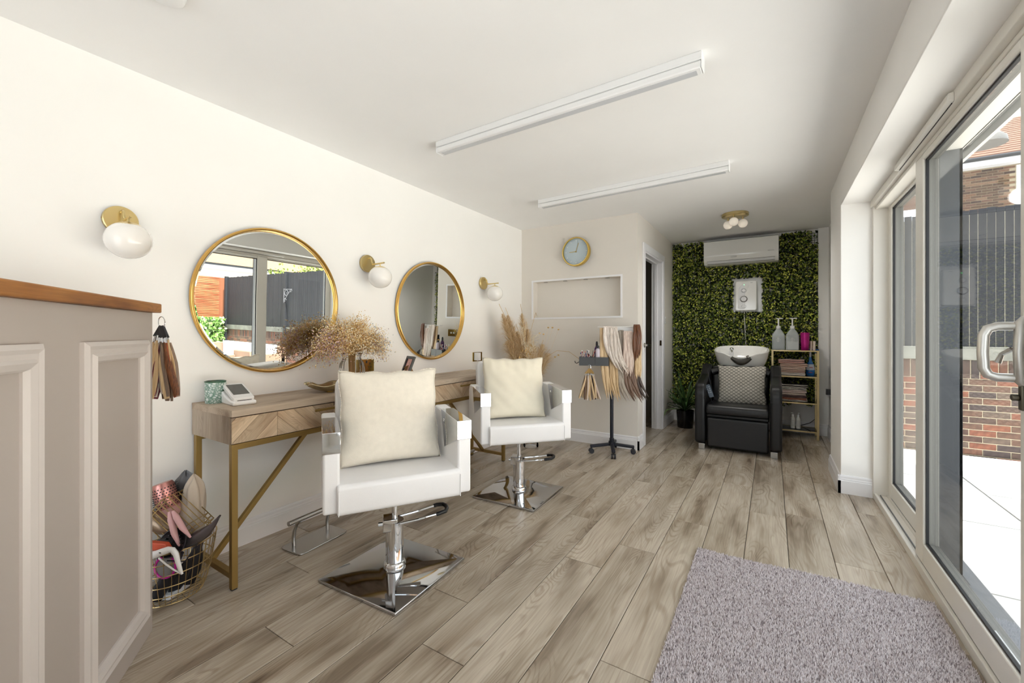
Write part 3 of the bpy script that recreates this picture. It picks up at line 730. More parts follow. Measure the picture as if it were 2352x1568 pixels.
# ------------------------------------------------------------------ styling chairs
def rounded_poly(pts, r, seg=4):
    out = []; n = len(pts)
    for i in range(n):
        p0, p1, p2 = Vector(pts[i - 1]), Vector(pts[i]), Vector(pts[(i + 1) % n])
        a = (p0 - p1); b = (p2 - p1); ra = min(r, a.length * .45, b.length * .45)
        A = p1 + a.normalized() * ra; B = p1 + b.normalized() * ra
        for k in range(seg + 1):
            s_ = k / seg; out.append(tuple((1 - s_) ** 2 * A + 2 * s_ * (1 - s_) * p1 + s_ ** 2 * B))
    return out
def styling_chair(label, loc, yaw, base_yaw, dz, lever_yaw):
    t = thing('styling_chair', label, 'chair', (loc[0], loc[1], 0), yaw)
    z = dz
    # arms
    prof = [(.19, .392), (.19, .722), (-.215, .740), (-.25, .70), (-.25, .50), (-.10, .392)]
    for s_ in (-1, 1):
        ya, yb = s_ * .250, s_ * .315
        a = M().prism([(p[0], p[1] + z) for p in rounded_poly(prof, .014)], 'y', min(ya, yb), max(ya, yb)).build('armrest', MT['leather'], t, bevel=.010, seg=3)
        bm_fix(a)
        cap = [(.1925, .726), (.1925, .640), (-.02, .558), (-.085, .738)]
        c = M().prism([(p[0], p[1] + z) for p in cap], 'y', min(ya, yb) - .0022, max(ya, yb) + .0022).build('arm_cap', MT['chrome'], a, bevel=.0015); bm_fix(c)
        for yy in (ya - s_ * .003, ):
            M().sphere((-.03, yy, .69 + z), .008, .004, .008, 10, 6).build('arm_stud', MT['chrome'], a, smooth=True)
    # seat
    def seatf(u, v):
        return (0, 0, 0)
    sp = [(.212, .386), (.214, .500), (.20, .512), (-.22, .498), (-.22, .392)]
    s0 = M().prism([(p[0], p[1] + z) for p in rounded_poly(sp, .022)], 'y', -.262, .262)
    so = s0.build('seat', MT['leather'], t, bevel=.008, seg=3); bm_fix(so)
    M().tube([(.214, -.256, .39 + z), (.216, -.256, .49 + z)], .0022, 6).tube([(.214, .256, .39 + z), (.216, .256, .49 + z)], .0022, 6).build('piping', MT['leather'], so)
    # backrest, leaning back
    b = M(); b.m = Matrix.Translation((-.19, 0, .46 + z)) @ Matrix.Rotation(math.radians(-9), 4, 'Y')
    b.prism(rounded_poly([(-.25, 0), (.25, 0), (.25, .45), (-.25, .45)], .045, 5), 'x', -.085, .0)
    bo = b.build('backrest', MT['leather'], t, bevel=.016, seg=4); bm_fix(bo)
    # pump
    M().lathe([(.0, .03), (.052, .03), (.052, .044), (.046, .052), (.0415, .056), (.0415, .245), (.0, .245)], 36).build('pump_column', MT['chrome'], t, smooth=True)
    M().tube([(0, 0, .24), (0, 0, .39 + z)], .0135, 16).build('piston', MT['chrome'], t, smooth=True)
    M().box(-.11, -.09, .372 + z, .11, .09, .388 + z).build('seat_plate', MT['black'], t)
    br = M(); br.m = Matrix.Rotation(lever_yaw - yaw, 4, 'Z')
    br.box(-.055, -.038, .205, .012, .038, .262)
    bk = br.build('pump_bracket', MT['chrome'], t, bevel=.004)
    lv = M(); lv.m = Matrix.Rotation(lever_yaw - yaw, 4, 'Z')
    LP = [(.0, -.04, .238), (.10, -.046, .250), (.20, -.052, .268), (.235, -.040, .272), (.245, .0, .274), (.235, .040, .272), (.20, .052, .268), (.10, .046, .250), (0, .04, .238)]
    lv.tube(LP, .0052, 8); lo = lv.build('pump_lever', MT['chrome'], t, smooth=True)
    lg = M(); lg.m = lv.m
    lg.tube([(.19, -.051, .266), (.205, -.052, .269), (.235, -.042, .272), (.246, -.015, .274), (.246, .015, .274), (.235, .042, .272), (.205, .052, .269), (.19, .051, .266)], .0095, 10).build('lever_grip', MT['black'], lo, smooth=True)
    lb = M(); lb.m = lv.m
    lb.tube([(-.075, 0, .232), (-.05, 0, .232)], .009, 8).tube([(0.02, -.052, .236), (0.02, .052, .236)], .007, 8).build('lever_axle', MT['chrome'], lo, smooth=True)
    # base plate: shallow pyramid
    bp = M(); bp.m = Matrix.Rotation(base_yaw - yaw, 4, 'Z'); R = .237
    c4 = [(-R, -R), (R, -R), (R, R), (-R, R)]
    v = [(x * .985, y * .985, .0) for x, y in c4] + [(x, y, .004) for x, y in c4] + [(x, y, .013) for x, y in c4] + [(x * .985, y * .985, .0155) for x, y in c4]
    q = .055; v += [(x / R * q, y / R * q, .031) for x, y in c4]
    f = [(3, 2, 1, 0), (16, 17, 18, 19)]
    for k in range(4):
        for i in range(4):
            j = (i + 1) % 4; f.append((k * 4 + i, k * 4 + j, k * 4 + 4 + j, k * 4 + 4 + i))
    bp._add(v, f)
    bp.build('base_plate', mat('base_chrome', '#C9CBCF', .06, 1), t, bevel=.0015)
    return t
def pillow(name, label, loc, rot, w, h, th, mt, seed=0, cat='cushion', wrinkle=.006, fringe=False, n=36, pinch=.10):
    """seat cushion standing in local xz plane, thickness on y"""
    rnd = random.Random(seed); ph = [rnd.uniform(0, 6) for _ in range(8)]
    def fn(side):
        def f(u, v):
            a, b = 2 * u - 1, 2 * v - 1
            e = max(0, (1 - abs(a) ** 2.6)) ** .5 * max(0, (1 - abs(b) ** 2.6)) ** .5
            x = a * w / 2 * (1 - pinch * .5 * (1 - b * b) * abs(a)); z = b * h / 2 * (1 - pinch * .5 * (1 - a * a) * abs(b))
            edge = max(abs(a), abs(b)) ** 4
            wr = wrinkle * (math.sin(a * 7 + ph[0] + b * 3) * .5 + math.sin(b * 9 + ph[1] - a * 4) * .4 + math.sin((a + b) * 13 + ph[2]) * .25) * (1 - edge)
            wr += wrinkle * .8 * math.sin(a * 22 + ph[3]) * max(0, b) ** 3 * (1 - abs(b) ** 12)
            z += .004 * math.sin(a * 11 + ph[4]) * max(0, b) ** 5
            x += .003 * math.sin(b * 9 + ph[5]) * abs(a) ** 5
            return (x, side * (th / 2 * e + (wr if e > .05 else 0)), z)
        return f
    m = M(); m.grid(fn(-1), n, n); m.grid(fn(1), n, n, flip=True)
    o = m.build(name, mt, None, smooth=True, angle=120)
    import bmesh
    b_ = bmesh.new(); b_.from_mesh(o.data); bmesh.ops.remove_doubles(b_, verts=b_.verts, dist=.0006); b_.to_mesh(o.data); b_.free()
    o.location = loc; o.rotation_euler = rot; tag(o, label, cat)
    if fringe:
        mm = M()
        for k in range(64):
            for (px_, pz_) in ((-w / 2 + w * k / 63, h / 2), (-w / 2, -h / 2 + h * k / 63), (w / 2, -h / 2 + h * k / 63)):
                a, b2 = px_ / (w / 2), pz_ / (h / 2)
                X_ = px_ * (1 - pinch * .5 * (1 - b2 * b2) * abs(a)) + .003 * math.sin(b2 * 9 + ph[5]) * abs(a) ** 5
                Z_ = pz_ * (1 - pinch * .5 * (1 - a * a) * abs(b2)) + .004 * math.sin(a * 11 + ph[4]) * max(0, b2) ** 5
                mm.sphere((X_, 0, Z_), .0035, nu=5, nv=4)
        mm.build('beaded_piping', mt, o, smooth=True)
    return o
YA1, YA2 = math.radians(-32.7), math.radians(-42.1)
C1 = (-1.520, 1.380); C2 = (-1.516, 2.520)
styling_chair('white styling chair with chrome arm caps nearer the grey counter', C1, YA1, math.radians(3), 0, math.radians(50))
styling_chair('white styling chair with chrome arm caps nearer the partition wall', C2, YA2, math.radians(2), .016, math.radians(18))
def chair_pt(c, ya, x, y, z):
    return (c[0] + x * math.cos(ya) - y * math.sin(ya), c[1] + x * math.sin(ya) + y * math.cos(ya), z)
pillow('cushion', 'square oatmeal linen cushion with beaded edge on the chair nearer the counter', chair_pt(C1, YA1, -.095, -.005, .723), (math.radians(-12), 0, YA1 + PI / 2), .475, .45, .13, MT['cream'], 2, wrinkle=.003, fringe=True)
pillow('cushion', 'square plain cream cushion with creases on the chair nearer the partition', chair_pt(C2, YA2, -.095, -.01, .735), (math.radians(-12), math.radians(1), YA2 + PI / 2), .465, .44, .14, MT['cream2'], 5, wrinkle=.009)

# ------------------------------------------------------------------ footrests
def footrest(label, loc, rz):
    t = thing('footrest', label, 'footrest', loc, rz)
    pl = rounded_poly([(-.083, -.150), (.083, -.150), (.083, .150), (-.083, .150)], .03, 5)
    o = M().prism(pl, 'z', 0, .009).build('base_plate', MT['steel'], t, bevel=.003); bm_fix(o)
    for s_ in (-1, 1):
        M().tube([(-.035, s_ * .103, .008), (-.038, s_ * .103, .05), (-.030, s_ * .103, .09), (-.010, s_ * .103, .130), (.012, s_ * .103, .150)], .0095, 12).build('post', MT['steel'], t, smooth=True)
    M().tube([(.012, -.165, .156), (.012, .165, .156)], .0125, 14).build('foot_bar', MT['steel'], t, smooth=True)
footrest('low brushed steel footrest beside the chair nearer the counter', (-2.115, 1.358, 0), math.radians(4))
footrest('low brushed steel footrest beside the chair nearer the partition', (-2.11, 2.60, 0), math.radians(2))

# ------------------------------------------------------------------ items on the console
ZT = .792
def mug_pattern():
    m, nt, b = new_mat('leaf_print_ceramic')
    tc = N(nt, 'ShaderNodeTexCoord'); v = N(nt, 'ShaderNodeTexVoronoi', feature='DISTANCE_TO_EDGE'); v.inputs['Scale'].default_value = 75
    n = N(nt, 'ShaderNodeTexNoise'); n.inputs['Scale'].default_value = 60
    ad = N(nt, 'ShaderNodeVectorMath', operation='MULTIPLY_ADD'); ad.inputs[1].default_value = (.02, .02, .02)
    nt.links.new(n.outputs['Color'], ad.inputs[0]); nt.links.new(tc.outputs['Object'], ad.inputs[2]); nt.links.new(ad.outputs[0], v.inputs['Vector'])
    r = N(nt, 'ShaderNodeValToRGB'); r.color_ramp.interpolation = 'CONSTANT'
    r.color_ramp.elements[0].color = srgb('#54806E'); r.color_ramp.elements[1].position = .13; r.color_ramp.elements[1].color = srgb('#DDE6E4')
    nt.links.new(v.outputs['Distance'], r.inputs[0]); nt.links.new(r.outputs[0], b.inputs['Base Color']); b.inputs['Roughness'].default_value = .25
    return m
t = thing('candle_pot', 'green and white leaf patterned pot on the console corner', 'pot', (-2.300, .952, ZT))
R_ = .044
M().lathe([(0, 0), (R_ * .93, 0), (R_ * .96, .004), (R_, .096), (R_, .100)], 40).build('pot_body', mug_pattern(), t, smooth=True)
M().lathe([(R_, .100), (R_ + .001, .106), (R_ - .004, .107), (R_ - .006, .096), (R_ - .008, .06), (0, .058)], 40).build('pot_rim', MT['green'], t, smooth=True)
M().lathe([(0, 0), (.017, 0), (.017, .0016), (0, .0016)], 24).build('round_sticker', MT['green'], t, loc=(R_ * .80, R_ * .56, .055), rot=(0, PI / 2, .61))
# card reader
t = thing('card_reader', 'white card payment terminal in its dock beside the patterned pot', 'card reader', (-2.190, 1.003, ZT), math.radians(-97))
m = M().prism(rounded_poly([(-.085, 0), (.092, 0), (.092, .018), (.05, .024), (-.03, .040), (-.065, .060), (-.085, .052)], .008, 3), 'x', -.050, .050)
o = m.build('dock', MT['white'], t, bevel=.006, seg=3); bm_fix(o)
m = M(); m.m = Matrix.Translation((0, .004, .053)) @ Matrix.Rotation(math.radians(-19), 4, 'X')
pl = rounded_poly([(-.044, -.086), (.044, -.086), (.044, .086), (-.044, .086)], .014, 4)
m.prism(pl, 'z', -.010, .010)
o = m.build('terminal', MT['white'], t, bevel=.004, seg=3); bm_fix(o)
m2 = M(); m2.m = m.m; m2.box(-.034, -.068, .0098, .034, .044, .0112).build('display', MT['screen'], t)
m2 = M(); m2.m = m.m; m2.box(-.03, .0855, -.003, .03, .0868, .0).build('card_slot', MT['gasket'], t)
# gold leaf dish
t = thing('leaf_dish', 'wavy gold leaf shaped dish behind the first styling chair', 'dish', (-2.16, 1.475, ZT), math.radians(50))
def dishf(u, v):
    a = 2 * PI * u; r = v
    wob = 1 + .10 * math.sin(5 * a) * v + .05 * math.sin(9 * a + 1) * v
    x = .125 * r * math.cos(a) * wob; y = .070 * r * math.sin(a) * wob
    return (x, y, .004 + .045 * r ** 1.8 + .009 * math.sin(5 * a + .6) * r ** 3)
m = M(); m.grid(dishf, 60, 12); o = m.build('dish_bowl', mat('antique_gold', '#DDD0AC', .2, 1, bump=.4, bscale=60), t, smooth=True, angle=120)
sd = o.modifiers.new('solid', 'SOLIDIFY'); sd.thickness = .0035; sd.offset = 1
M().lathe([(0, 0), (.02, 0), (.016, .006), (0, .006)], 20).build('foot', mat('antique_gold_2', '#A88C4E', .3, 1), t)
# dried flowers in ribbed vase
VX, VY = -2.215, 1.665
t = thing('flower_vase', 'ribbed clear glass vase on the console', 'vase', (VX, VY, ZT))
M().lathe([(0, .002), (.060, .002), (.074, .02), (.076, .11), (.070, .15), (.056, .172), (.052, .185), (.056, .205), (.060, .212)], 96, flute=.022, nf=24).build('vase_glass', MT['vaseglass'], t, smooth=True)
M().tube([(.060 * math.cos(a), .060 * math.sin(a), .212) for a in [2 * PI * k / 40 for k in range(40)]], .0022, 6, closed=True).build('rim', MT['vaseglass'], t, smooth=True)
fm = [mat('dried_' + n_, c, .9) for n_, c in (('gold', '#E0BE80'), ('straw', '#EFDFB8'), ('cream', '#F6EEDA'), ('pink', '#DDBABA'), ('blue', '#AEBABD'), ('brown', '#C79F66'), ('mauve', '#AF98A0'))]
t = thing('dried_flowers', 'bunch of dried golden gypsophila with pink and blue hints in the ribbed vase', 'flowers', (VX, VY, ZT))
rnd = random.Random(11); ms = M(); mb = M()
def oct_(m, c, r):
    x, y, z = c
    m._add([(x + r, y, z), (x - r, y, z), (x, y + r, z), (x, y - r, z), (x, y, z + r), (x, y, z - r)], [(0, 2, 4), (2, 1, 4), (1, 3, 4), (3, 0, 4), (2, 0, 5), (1, 2, 5), (3, 1, 5), (0, 3, 5)])
for i in range(150):
    a = rnd.uniform(0, 2 * PI); e = math.sqrt(rnd.random()) * .95
    dx, dy = e * math.cos(a), e * math.sin(a)
    top = Vector((dx * .14, dy * .245, .415 - .15 * e * e + rnd.uniform(-.07, .0)))
    if top.x < -.15: top.x = -.15
    base = Vector((dx * .018, dy * .018, .02)); mid = Vector((dx * .018, dy * .026, .215))
    p1 = mid.lerp(top, .5) + Vector((0, 0, .02))
    ms.tube([tuple(base), tuple(mid), tuple(p1), tuple(top)], .0008, 3)
    kx = 1 if i % 9 else 0
    hue = dy
    for k in range(58):
        c = top + Vector((rnd.gauss(0, .024), rnd.gauss(0, .032), rnd.gauss(-.015, .034)))
        if k % 6 == 0: ms.tube([tuple(p1.lerp(top, rnd.uniform(.2, .8))), tuple(c)], .0006, 3)
        r_ = rnd.random()
        if hue < -.45: pal = [3, 3, 1, 5, 6] if rnd.random() < .7 else [1, 0]
        elif hue > .25: pal = [1, 2, 4, 1, 6, 0]
        else: pal = [0, 0, 1, 1, 5, 2]
        mb.k = rnd.choice(pal); oct_(mb, c, rnd.uniform(.0024, .0052))
ms.build('stems', fm[5], t)['kind'] = 'stuff'
o = mb.build('blossom', fm, t); o['kind'] = 'stuff'
# picture frame
t = thing('photo_frame', 'small black photo frame leaning back beside the second mirror', 'picture frame', (-2.18, 2.055, ZT), math.radians(-20))
m = M(); m.m = Matrix.Rotation(math.radians(-22), 4, 'X')
wf, hf, b_ = .125, .185, .018
m.box(-wf / 2, -.014, 0, wf / 2, .0, b_).box(-wf / 2, -.014, hf - b_, wf / 2, .0, hf).box(-wf / 2, -.014, b_, -wf / 2 + b_, .0, hf - b_).box(wf / 2 - b_, -.014, b_, wf / 2, .0, hf - b_)
fo = m.build('frame', MT['blackplastic'], t, bevel=.0015)
m = M(); m.m = Matrix.Rotation(math.radians(-22), 4, 'X'); m.box(-wf / 2 + b_, -.005, b_, wf / 2 - b_, -.003, hf - b_).build('picture', mat('pink_print', '#D8A9A2', .4, var=.35, vscale=30), t)
m = M(); m.bar((0, .075, .003), (0, .03, .11), .05, .003, up=(1, 0, 0)).build('stand', mat('brown_board', '#7C5A33', .7), t)

# ------------------------------------------------------------------ pampas arrangement
t = thing('floor_vase', 'tall clear glass floor vase in the corner by the partition', 'vase', (-2.04, 3.62, 0))
M().lathe([(0, .004), (.075, .004), (.078, .02), (.055, .12), (.050, .35), (.075, .58), (.115, .72), (.113, .722), (.073, .58), (.048, .35)], 40).build('vase_glass', MT['vaseglass'], t, smooth=True)
tan = [mat('pampas_' + n_, c, .95) for n_, c in (('tan', '#DDC196'), ('sand', '#EBD8B4'), ('brown', '#C9A877'))]
def plume(m, base, top, L, R, n, rnd, droop=(0, 0, 0)):
    base = Vector(base); top = Vector(top); ax = (top - base).normalized()
    up = Vector((0, 0, 1)); sx = ax.cross(Vector((0, 1, 0.1))).normalized(); sy = ax.cross(sx)
    for i in range(n):
        s_ = rnd.random() ** .9; p = top - ax * L * (1 - s_) + Vector(droop) * (s_ ** 2)
        a = rnd.uniform(0, 2 * PI); prof = math.sin(min(1, s_ * 1.05 + .12) * PI) ** .7
        rad = R * 1.35 * prof * rnd.uniform(.3, 1.1)
        d = (sx * math.cos(a) + sy * math.sin(a))
        q1 = p + d * rad * .55 + ax * rad * .7; q2 = p + d * rad + ax * rad * .9 - Vector((0, 0, rad * .25))
        w = d.cross(ax).normalized() * .0013
        m.k = rnd.choice((0, 0, 1, 1, 2))
        m._add([tuple(p - w), tuple(p + w), tuple(q1 + w * .8), tuple(q1 - w * .8), tuple(q2)], [(0, 1, 2, 3), (3, 2, 4)])
t = thing('pampas_grass', 'tan pampas grass plumes with pale dried sprigs in the corner vase', 'dried grass', (-2.04, 3.62, 0))
rnd = random.Random(5); m = M(); st = M()
PL_ = [((-.17, -.32, 1.41), .62, .085, 1500), ((-.15, .05, 1.43), .62, .085, 1500), ((-.15, -.24, 1.38), .50, .085, 1200), ((-.12, .12, 1.25), .50, .095, 1200), ((-.10, -.12, 1.22), .45, .10, 1100), ((.0, .27, 1.06), .34, .075, 900), ((.06, .30, .96), .32, .075, 900), ((.0, .24, .80), .26, .07, 700), ((-.06, -.16, 1.05), .40, .10, 1100), ((-.02, .10, 1.05), .38, .10, 1000), ((-.12, -.30, 1.10), .35, .08, 900)]
for (tp, L, R, n) in PL_:
    tp = Vector(tp); b0 = Vector((0, 0, .45)); plume(m, b0, tp, L, R, n, rnd)
    st.tube([(tp.x * .05, tp.y * .05, .03), (tp.x * .1, tp.y * .1, .45), tuple(tp * .6 + Vector((0, 0, .30))), tuple(tp)], .0022, 4)
o = m.build('plume', tan, t); o['kind'] = 'stuff'
st.tube([(0, 0, .6), (.08, .14, .88), (.16, .26, .95), (.27, .32, .94), (.38, .35, .86)], .002, 4).tube([(0, 0, .6), (-.02, .0, 1.1), (-.0, .1, 1.34), (-.02, .16, 1.31)], .002, 4)
st.build('stems', tan[2], t)['kind'] = 'stuff'
m = M()
cream = mat('bleached_sprig', '#E8DCC4', .9)
for (bx, by, bz, tx, ty, tz) in ((.02, -.10, .85, .04, -.26, 1.20), (.03, -.05, .85, .06, -.04, 1.10), (.03, -.08, .8, .05, -.16, 1.02)):
    A = Vector((bx, by, bz)); B = Vector((tx, ty, tz)); m.tube([tuple(A), tuple(B)], .002, 4)
    for i in range(60):
        p = A.lerp(B, .35 + .65 * rnd.random()); q = p + Vector((rnd.gauss(0, .028), rnd.gauss(0, .032), rnd.gauss(.018, .022)))
        m.tube([tuple(p), tuple(q)], .0009, 3); oct_(m, q, .004)
m.build('sprig', cream, t)['kind'] = 'stuff'
m = M()
for i in range(46):
    c = Vector((.04 + rnd.gauss(0, .03), -.17 + rnd.gauss(0, .06), .93 + rnd.gauss(0, .05)))
    d = Vector((rnd.gauss(0, 1), rnd.gauss(0, 1), rnd.gauss(.3, 1))).normalized() * .024; w = d.cross(Vector((0, 0, 1))).normalized() * .010
    m._add([tuple(c - d), tuple(c + w), tuple(c + d), tuple(c - w)], [(0, 1, 2, 3)])
for (x, y, z) in ((.04, .30, 1.19), (.07, .34, 1.19), (.13, .36, 1.17), (.10, .34, .88), (.13, .36, .90), (-.03, .24, 1.13), (.0, .27, 1.12)):
    m.sphere((x, y, z), .012, .008, .008, 8, 6); m.tube([(x, y, z), (x * .5, y * .5, .8)], .0007, 3)
m.build('seed_head', mat('honey_petal', '#D6B47C', .9), t)['kind'] = 'stuff'

# ------------------------------------------------------------------ hair trolley
TX, TY = -1.285, 3.835
tr = thing('hair_trolley', 'black wheeled stand carrying hair extensions and product trays', 'trolley', (TX, TY, 0))
M().tube([(0, 0, .07), (0, 0, .11)], .030, 16).tube([(0, 0, .11), (0, 0, .14)], .022, 16).tube([(0, 0, .14), (0, 0, 1.17)], .0165, 16).build('pole', MT['bluegrey'], tr, smooth=True)
for k, a in enumerate((215, 293, 20, 100, 150)):
    a = math.radians(a); d = Vector((math.cos(a), math.sin(a), 0))
    if k == 4: continue
    lg = M().bar(tuple(d * .02 + Vector((0, 0, .083))), tuple(d * .205 + Vector((0, 0, .066))), .034, .026).build('leg', MT['bluegrey'], tr, bevel=.006, seg=3)
    c = d * .195; n_ = Vector((-d.y, d.x, 0))
    cw = M().tube([tuple(c + Vector((0, 0, .06))), tuple(c + Vector((0, 0, .035)))], .008, 8)
    for s_ in (-1, 1): cw.tube([tuple(c + n_ * s_ * .004 + Vector((0, 0, .0235))), tuple(c + n_ * s_ * .020 + Vector((0, 0, .0235)))], .0235, 18)
    cw.build('caster', MT['blackplastic'], lg, smooth=True)
ux = Vector((.94, .342, 0)).normalized(); un = Vector((.342, -.94, 0))   # along rack, towards camera
def rp(a, b, z): return tuple(ux * a + un * b + Vector((0, 0, z)))
M().bar(rp(-.13, .0, 1.19), rp(.26, .0, 1.19), .045, .006, up=(0, 0, 1)).bar(rp(.02, .0, 1.16), rp(.24, .0, 1.16), .006, .05, up=(0, 0, 1)).build('white_rack', MT['white'], tr, bevel=.001)
for i, zz in enumerate((1.10, 1.05, 1.0)):
    M().bar(rp(.06, .02, zz), rp(.18, .02, zz), .004, .006).build('rack_bar', MT['white'], tr)
m = M()
for a0, a1 in ((-.30, -.155), (-.15, -.03)):
    c = [rp(a0, -.05, .83), rp(a1, -.05, .83), rp(a1, .07, .83), rp(a0, .07, .83)]
    zb, zt = .825, .905
    for (p, q) in ((0, 1), (1, 2), (2, 3), (3, 0)):
        P_, Q_ = Vector(c[p]), Vector(c[q]); P_.z = Q_.z = (zb + zt) / 2; m.bar(tuple(P_), tuple(Q_), .004, zt - zb)
    cc = sum((Vector(x) for x in c), Vector()) / 4; cc.z = zb + .003; m.bar(tuple(cc - ux * (a1 - a0) / 2), tuple(cc + ux * (a1 - a0) / 2), .118, .004)
m.build('tray', mat('graphite_plastic', '#45474A', .4), tr)
M().tube([rp(-.30, .02, .86), rp(-.325, .02, .842), rp(-.34, .02, .848), rp(-.345, .02, .865)], .004, 6).build('tray_hook', MT['blackplastic'], tr, smooth=True)
def twp(a, b, z): v = Vector(rp(a, b, z)); return (TX + v.x, TY + v.y, v.z)
# bottles
def bottle(name, label, loc, prof, mt, capprof=None, capm=None, n=20, cat='bottle', band=None, nozzle=None, group=None, bandm=None):
    t = thing(name, label, cat, loc, 0, group)
    M().lathe(prof, n).build('bottle_body', mt, t, smooth=True, angle=50)
    if band: M().lathe(band, n).build('label_band', bandm, t, smooth=True)
    if capprof: M().lathe(capprof, n).build('cap', capm, t, smooth=True, angle=50)
    if nozzle: M().tube(nozzle, .005, 8).build('nozzle', capm, t, smooth=True)
    return t
bottle('spray_bottle', 'white bottle with gold collar and black pump in the trolley tray', twp(-.088, .012, .832), [(0, 0), (.026, 0), (.028, .004), (.028, .155), (.020, .172), (.014, .176)], mat('white_bottle', '#E4E2E0', .25), [(.018, .174), (.018, .205), (.014, .206), (.014, .245), (.0, .245)], MT['blackplastic'], band=[(.0185, .172), (.0185, .192)], bandm=MT['gold'], nozzle=[(0, 0, .238), (.028, -.012, .240)])
bottle('spray_bottle', 'slim purple bottle with black nozzle at the back of the trolley tray', twp(-.138, -.02, .832), [(0, 0), (.020, 0), (.022, .004), (.022, .15), (.012, .175)], mat('purple_bottle', '#4A2A5C', .25), [(.011, .173), (.011, .20), (.007, .22), (0, .22)], MT['blackplastic'])
bottle('serum_bottle', 'short lilac labelled bottle beside the white pump bottle', twp(-.128, .035, .832), [(0, 0), (.022, 0), (.022, .14), (.012, .155)], mat('lilac_bottle', '#CFC7D4', .3), [(.012, .153), (.012, .18), (0, .182)], MT['blackplastic'])
bottle('shampoo_bottle', 'dark plum pump bottle low at the trolley tray end', twp(-.045, -.03, .832), [(0, 0), (.020, 0), (.022, .004), (.022, .11), (.012, .13)], mat('plum_bottle', '#3B2340', .25), [(.011, .128), (.011, .15), (.005, .152), (.005, .175), (0, .175)], MT['blackplastic'], nozzle=[(0, 0, .172), (.02, .0, .173)])
t = thing('colour_clips', 'tangle of small clips pins and brushes standing in the trolley tray', 'hair clips', twp(-.225, .01, .83))
rnd = random.Random(9); cm = [MT['white'], mat('clip_red', '#9C2233', .4), MT['white'], mat('clip_blue', '#3B3D78', .4), MT['blackplastic'], mat('clip_pink', '#D88C86', .4)]
for i in range(26):
    b0 = Vector((rnd.uniform(-.055, .055), rnd.uniform(-.03, .03), .012)); tp = b0 + Vector((rnd.gauss(0, .02), rnd.gauss(0, .015), rnd.uniform(.08, .125)))
    M().tube([tuple(b0), tuple(tp)], rnd.choice((.0012, .0025, .0035)), 5).sphere(tuple(tp), rnd.choice((.004, .007)), nu=6, nv=5).build('clip', cm[i % 6], t, smooth=True)
# swatch ring on trolley
swatch_ring('hair_colour_ring', 'ring of blonde and brown hair swatches hanging on the trolley tray', twp(-.205, .09, .835), [HM[k] for k in ('taupe', 'blonde', 'dark', 'blonde', 'brown', 'honey', 'rose', 'blonde', 'platinum', 'honey')], 17, .225, .15, .35, mat('wooden_tab', '#9C7B42', .4), seed=6, w=.013, ts=.5)
# hair extensions
def weft(label, a0, width, ztop, zbot, mt, b=.03, sway=0, flick=0, seed=0, th=.018, group='hair extensions hanging on the trolley'):
    t = thing('hair_extension', label, 'hair extension', (TX, TY, 0), 0, None)
    rnd = random.Random(seed); n = max(3, int(width / .010))
    for i in range(n):
        q = (i + .5) / n - .5; P = []; W = []; T_ = []
        zb = zbot + rnd.uniform(-.02, .05)
        for k in range(13):
            s_ = k / 12; z = ztop + (zb - ztop) * s_
            a = a0 + q * width * (1 + .15 * s_) + sway * s_ ** 1.6 + flick * max(0, s_ - .65) ** 1.5 * 1.5 + .004 * math.sin(s_ * 7 + i * 1.3 + seed)
            bb = b + .010 * math.sin(s_ * PI) + .004 * math.sin(i * 2.1 + s_ * 5) + rnd.uniform(-.001, .001)
            P.append(rp(a, bb, z)); W.append(width / n * 2.3 * (.85 + .4 * math.sin(s_ * PI)) * (1, .8, .55, .15)[max(0, k - 9)]); T_.append(th * (.45 + .5 * math.sin(min(1, s_ + .1) * PI)) * (1, .8, .6, .3)[max(0, k - 9)])
        M().ribbon(P, W, T_, tuple(ux * .95 + un * rnd.uniform(-.35, .35)), n=10, ridge=.3, seed=i + seed).build('hair_lock', mt, t, smooth=True, angle=80)
    M().bar(rp(a0 - width / 2, b, ztop + .004), rp(a0 + width / 2, b, ztop + .004), .010, .014).build('weft_band', mt, t, bevel=.002)
    return t
weft('long honey blonde extension reaching lowest, at the left of the trolley rack', -.085, .05, 1.17, .52, HM['blonde'], .030, .06, 0, 1)
weft('wide ash blonde extension draped over the front of the trolley rack', -.035, .085, 1.185, .80, HM['platinum'], .055, .07, .10, 2, .022)
weft('silvery blonde extension with curled ends beside the widest one', .015, .07, 1.18, .77, HM['ash'], .062, .06, .16, 3, .022)
weft('dark taupe extension seen through the white rack bars', .085, .045, 1.15, .58, HM['smoke'], .020, .02, .10, 4)
weft('long straight sandy extension at the bottom centre of the trolley', .005, .06, 1.0, .50, HM['honey'], .015, .03, .06, 5)
weft('pinkish blonde striped extension below the white rack bars', .145, .075, 1.14, .72, HM['rose'], .045, .01, -.05, 6)
weft('chestnut brown extension hanging at the right end of the rack', .222, .055, 1.20, .88, HM['chestnut'], .060, .010, -.03, 7, .03)
weft('dark brown extension with ends flicked outward, lowest at the right', .150, .085, .95, .50, HM['brown'], .018, .05, .14, 8)
weft('near black extension behind the dark brown one, reaching the corner', .205, .05, .95, .52, HM['dark'], .006, .06, .13, 9)
weft('pale blonde extension hanging under the chestnut one', .235, .045, 1.05, .68, HM['blonde'], .030, .0, .0, 10)
weft('smoky blonde extension with split ends at the bottom of the trolley', .075, .05, .90, .51, HM['smoke'], .012, .04, .10, 11)

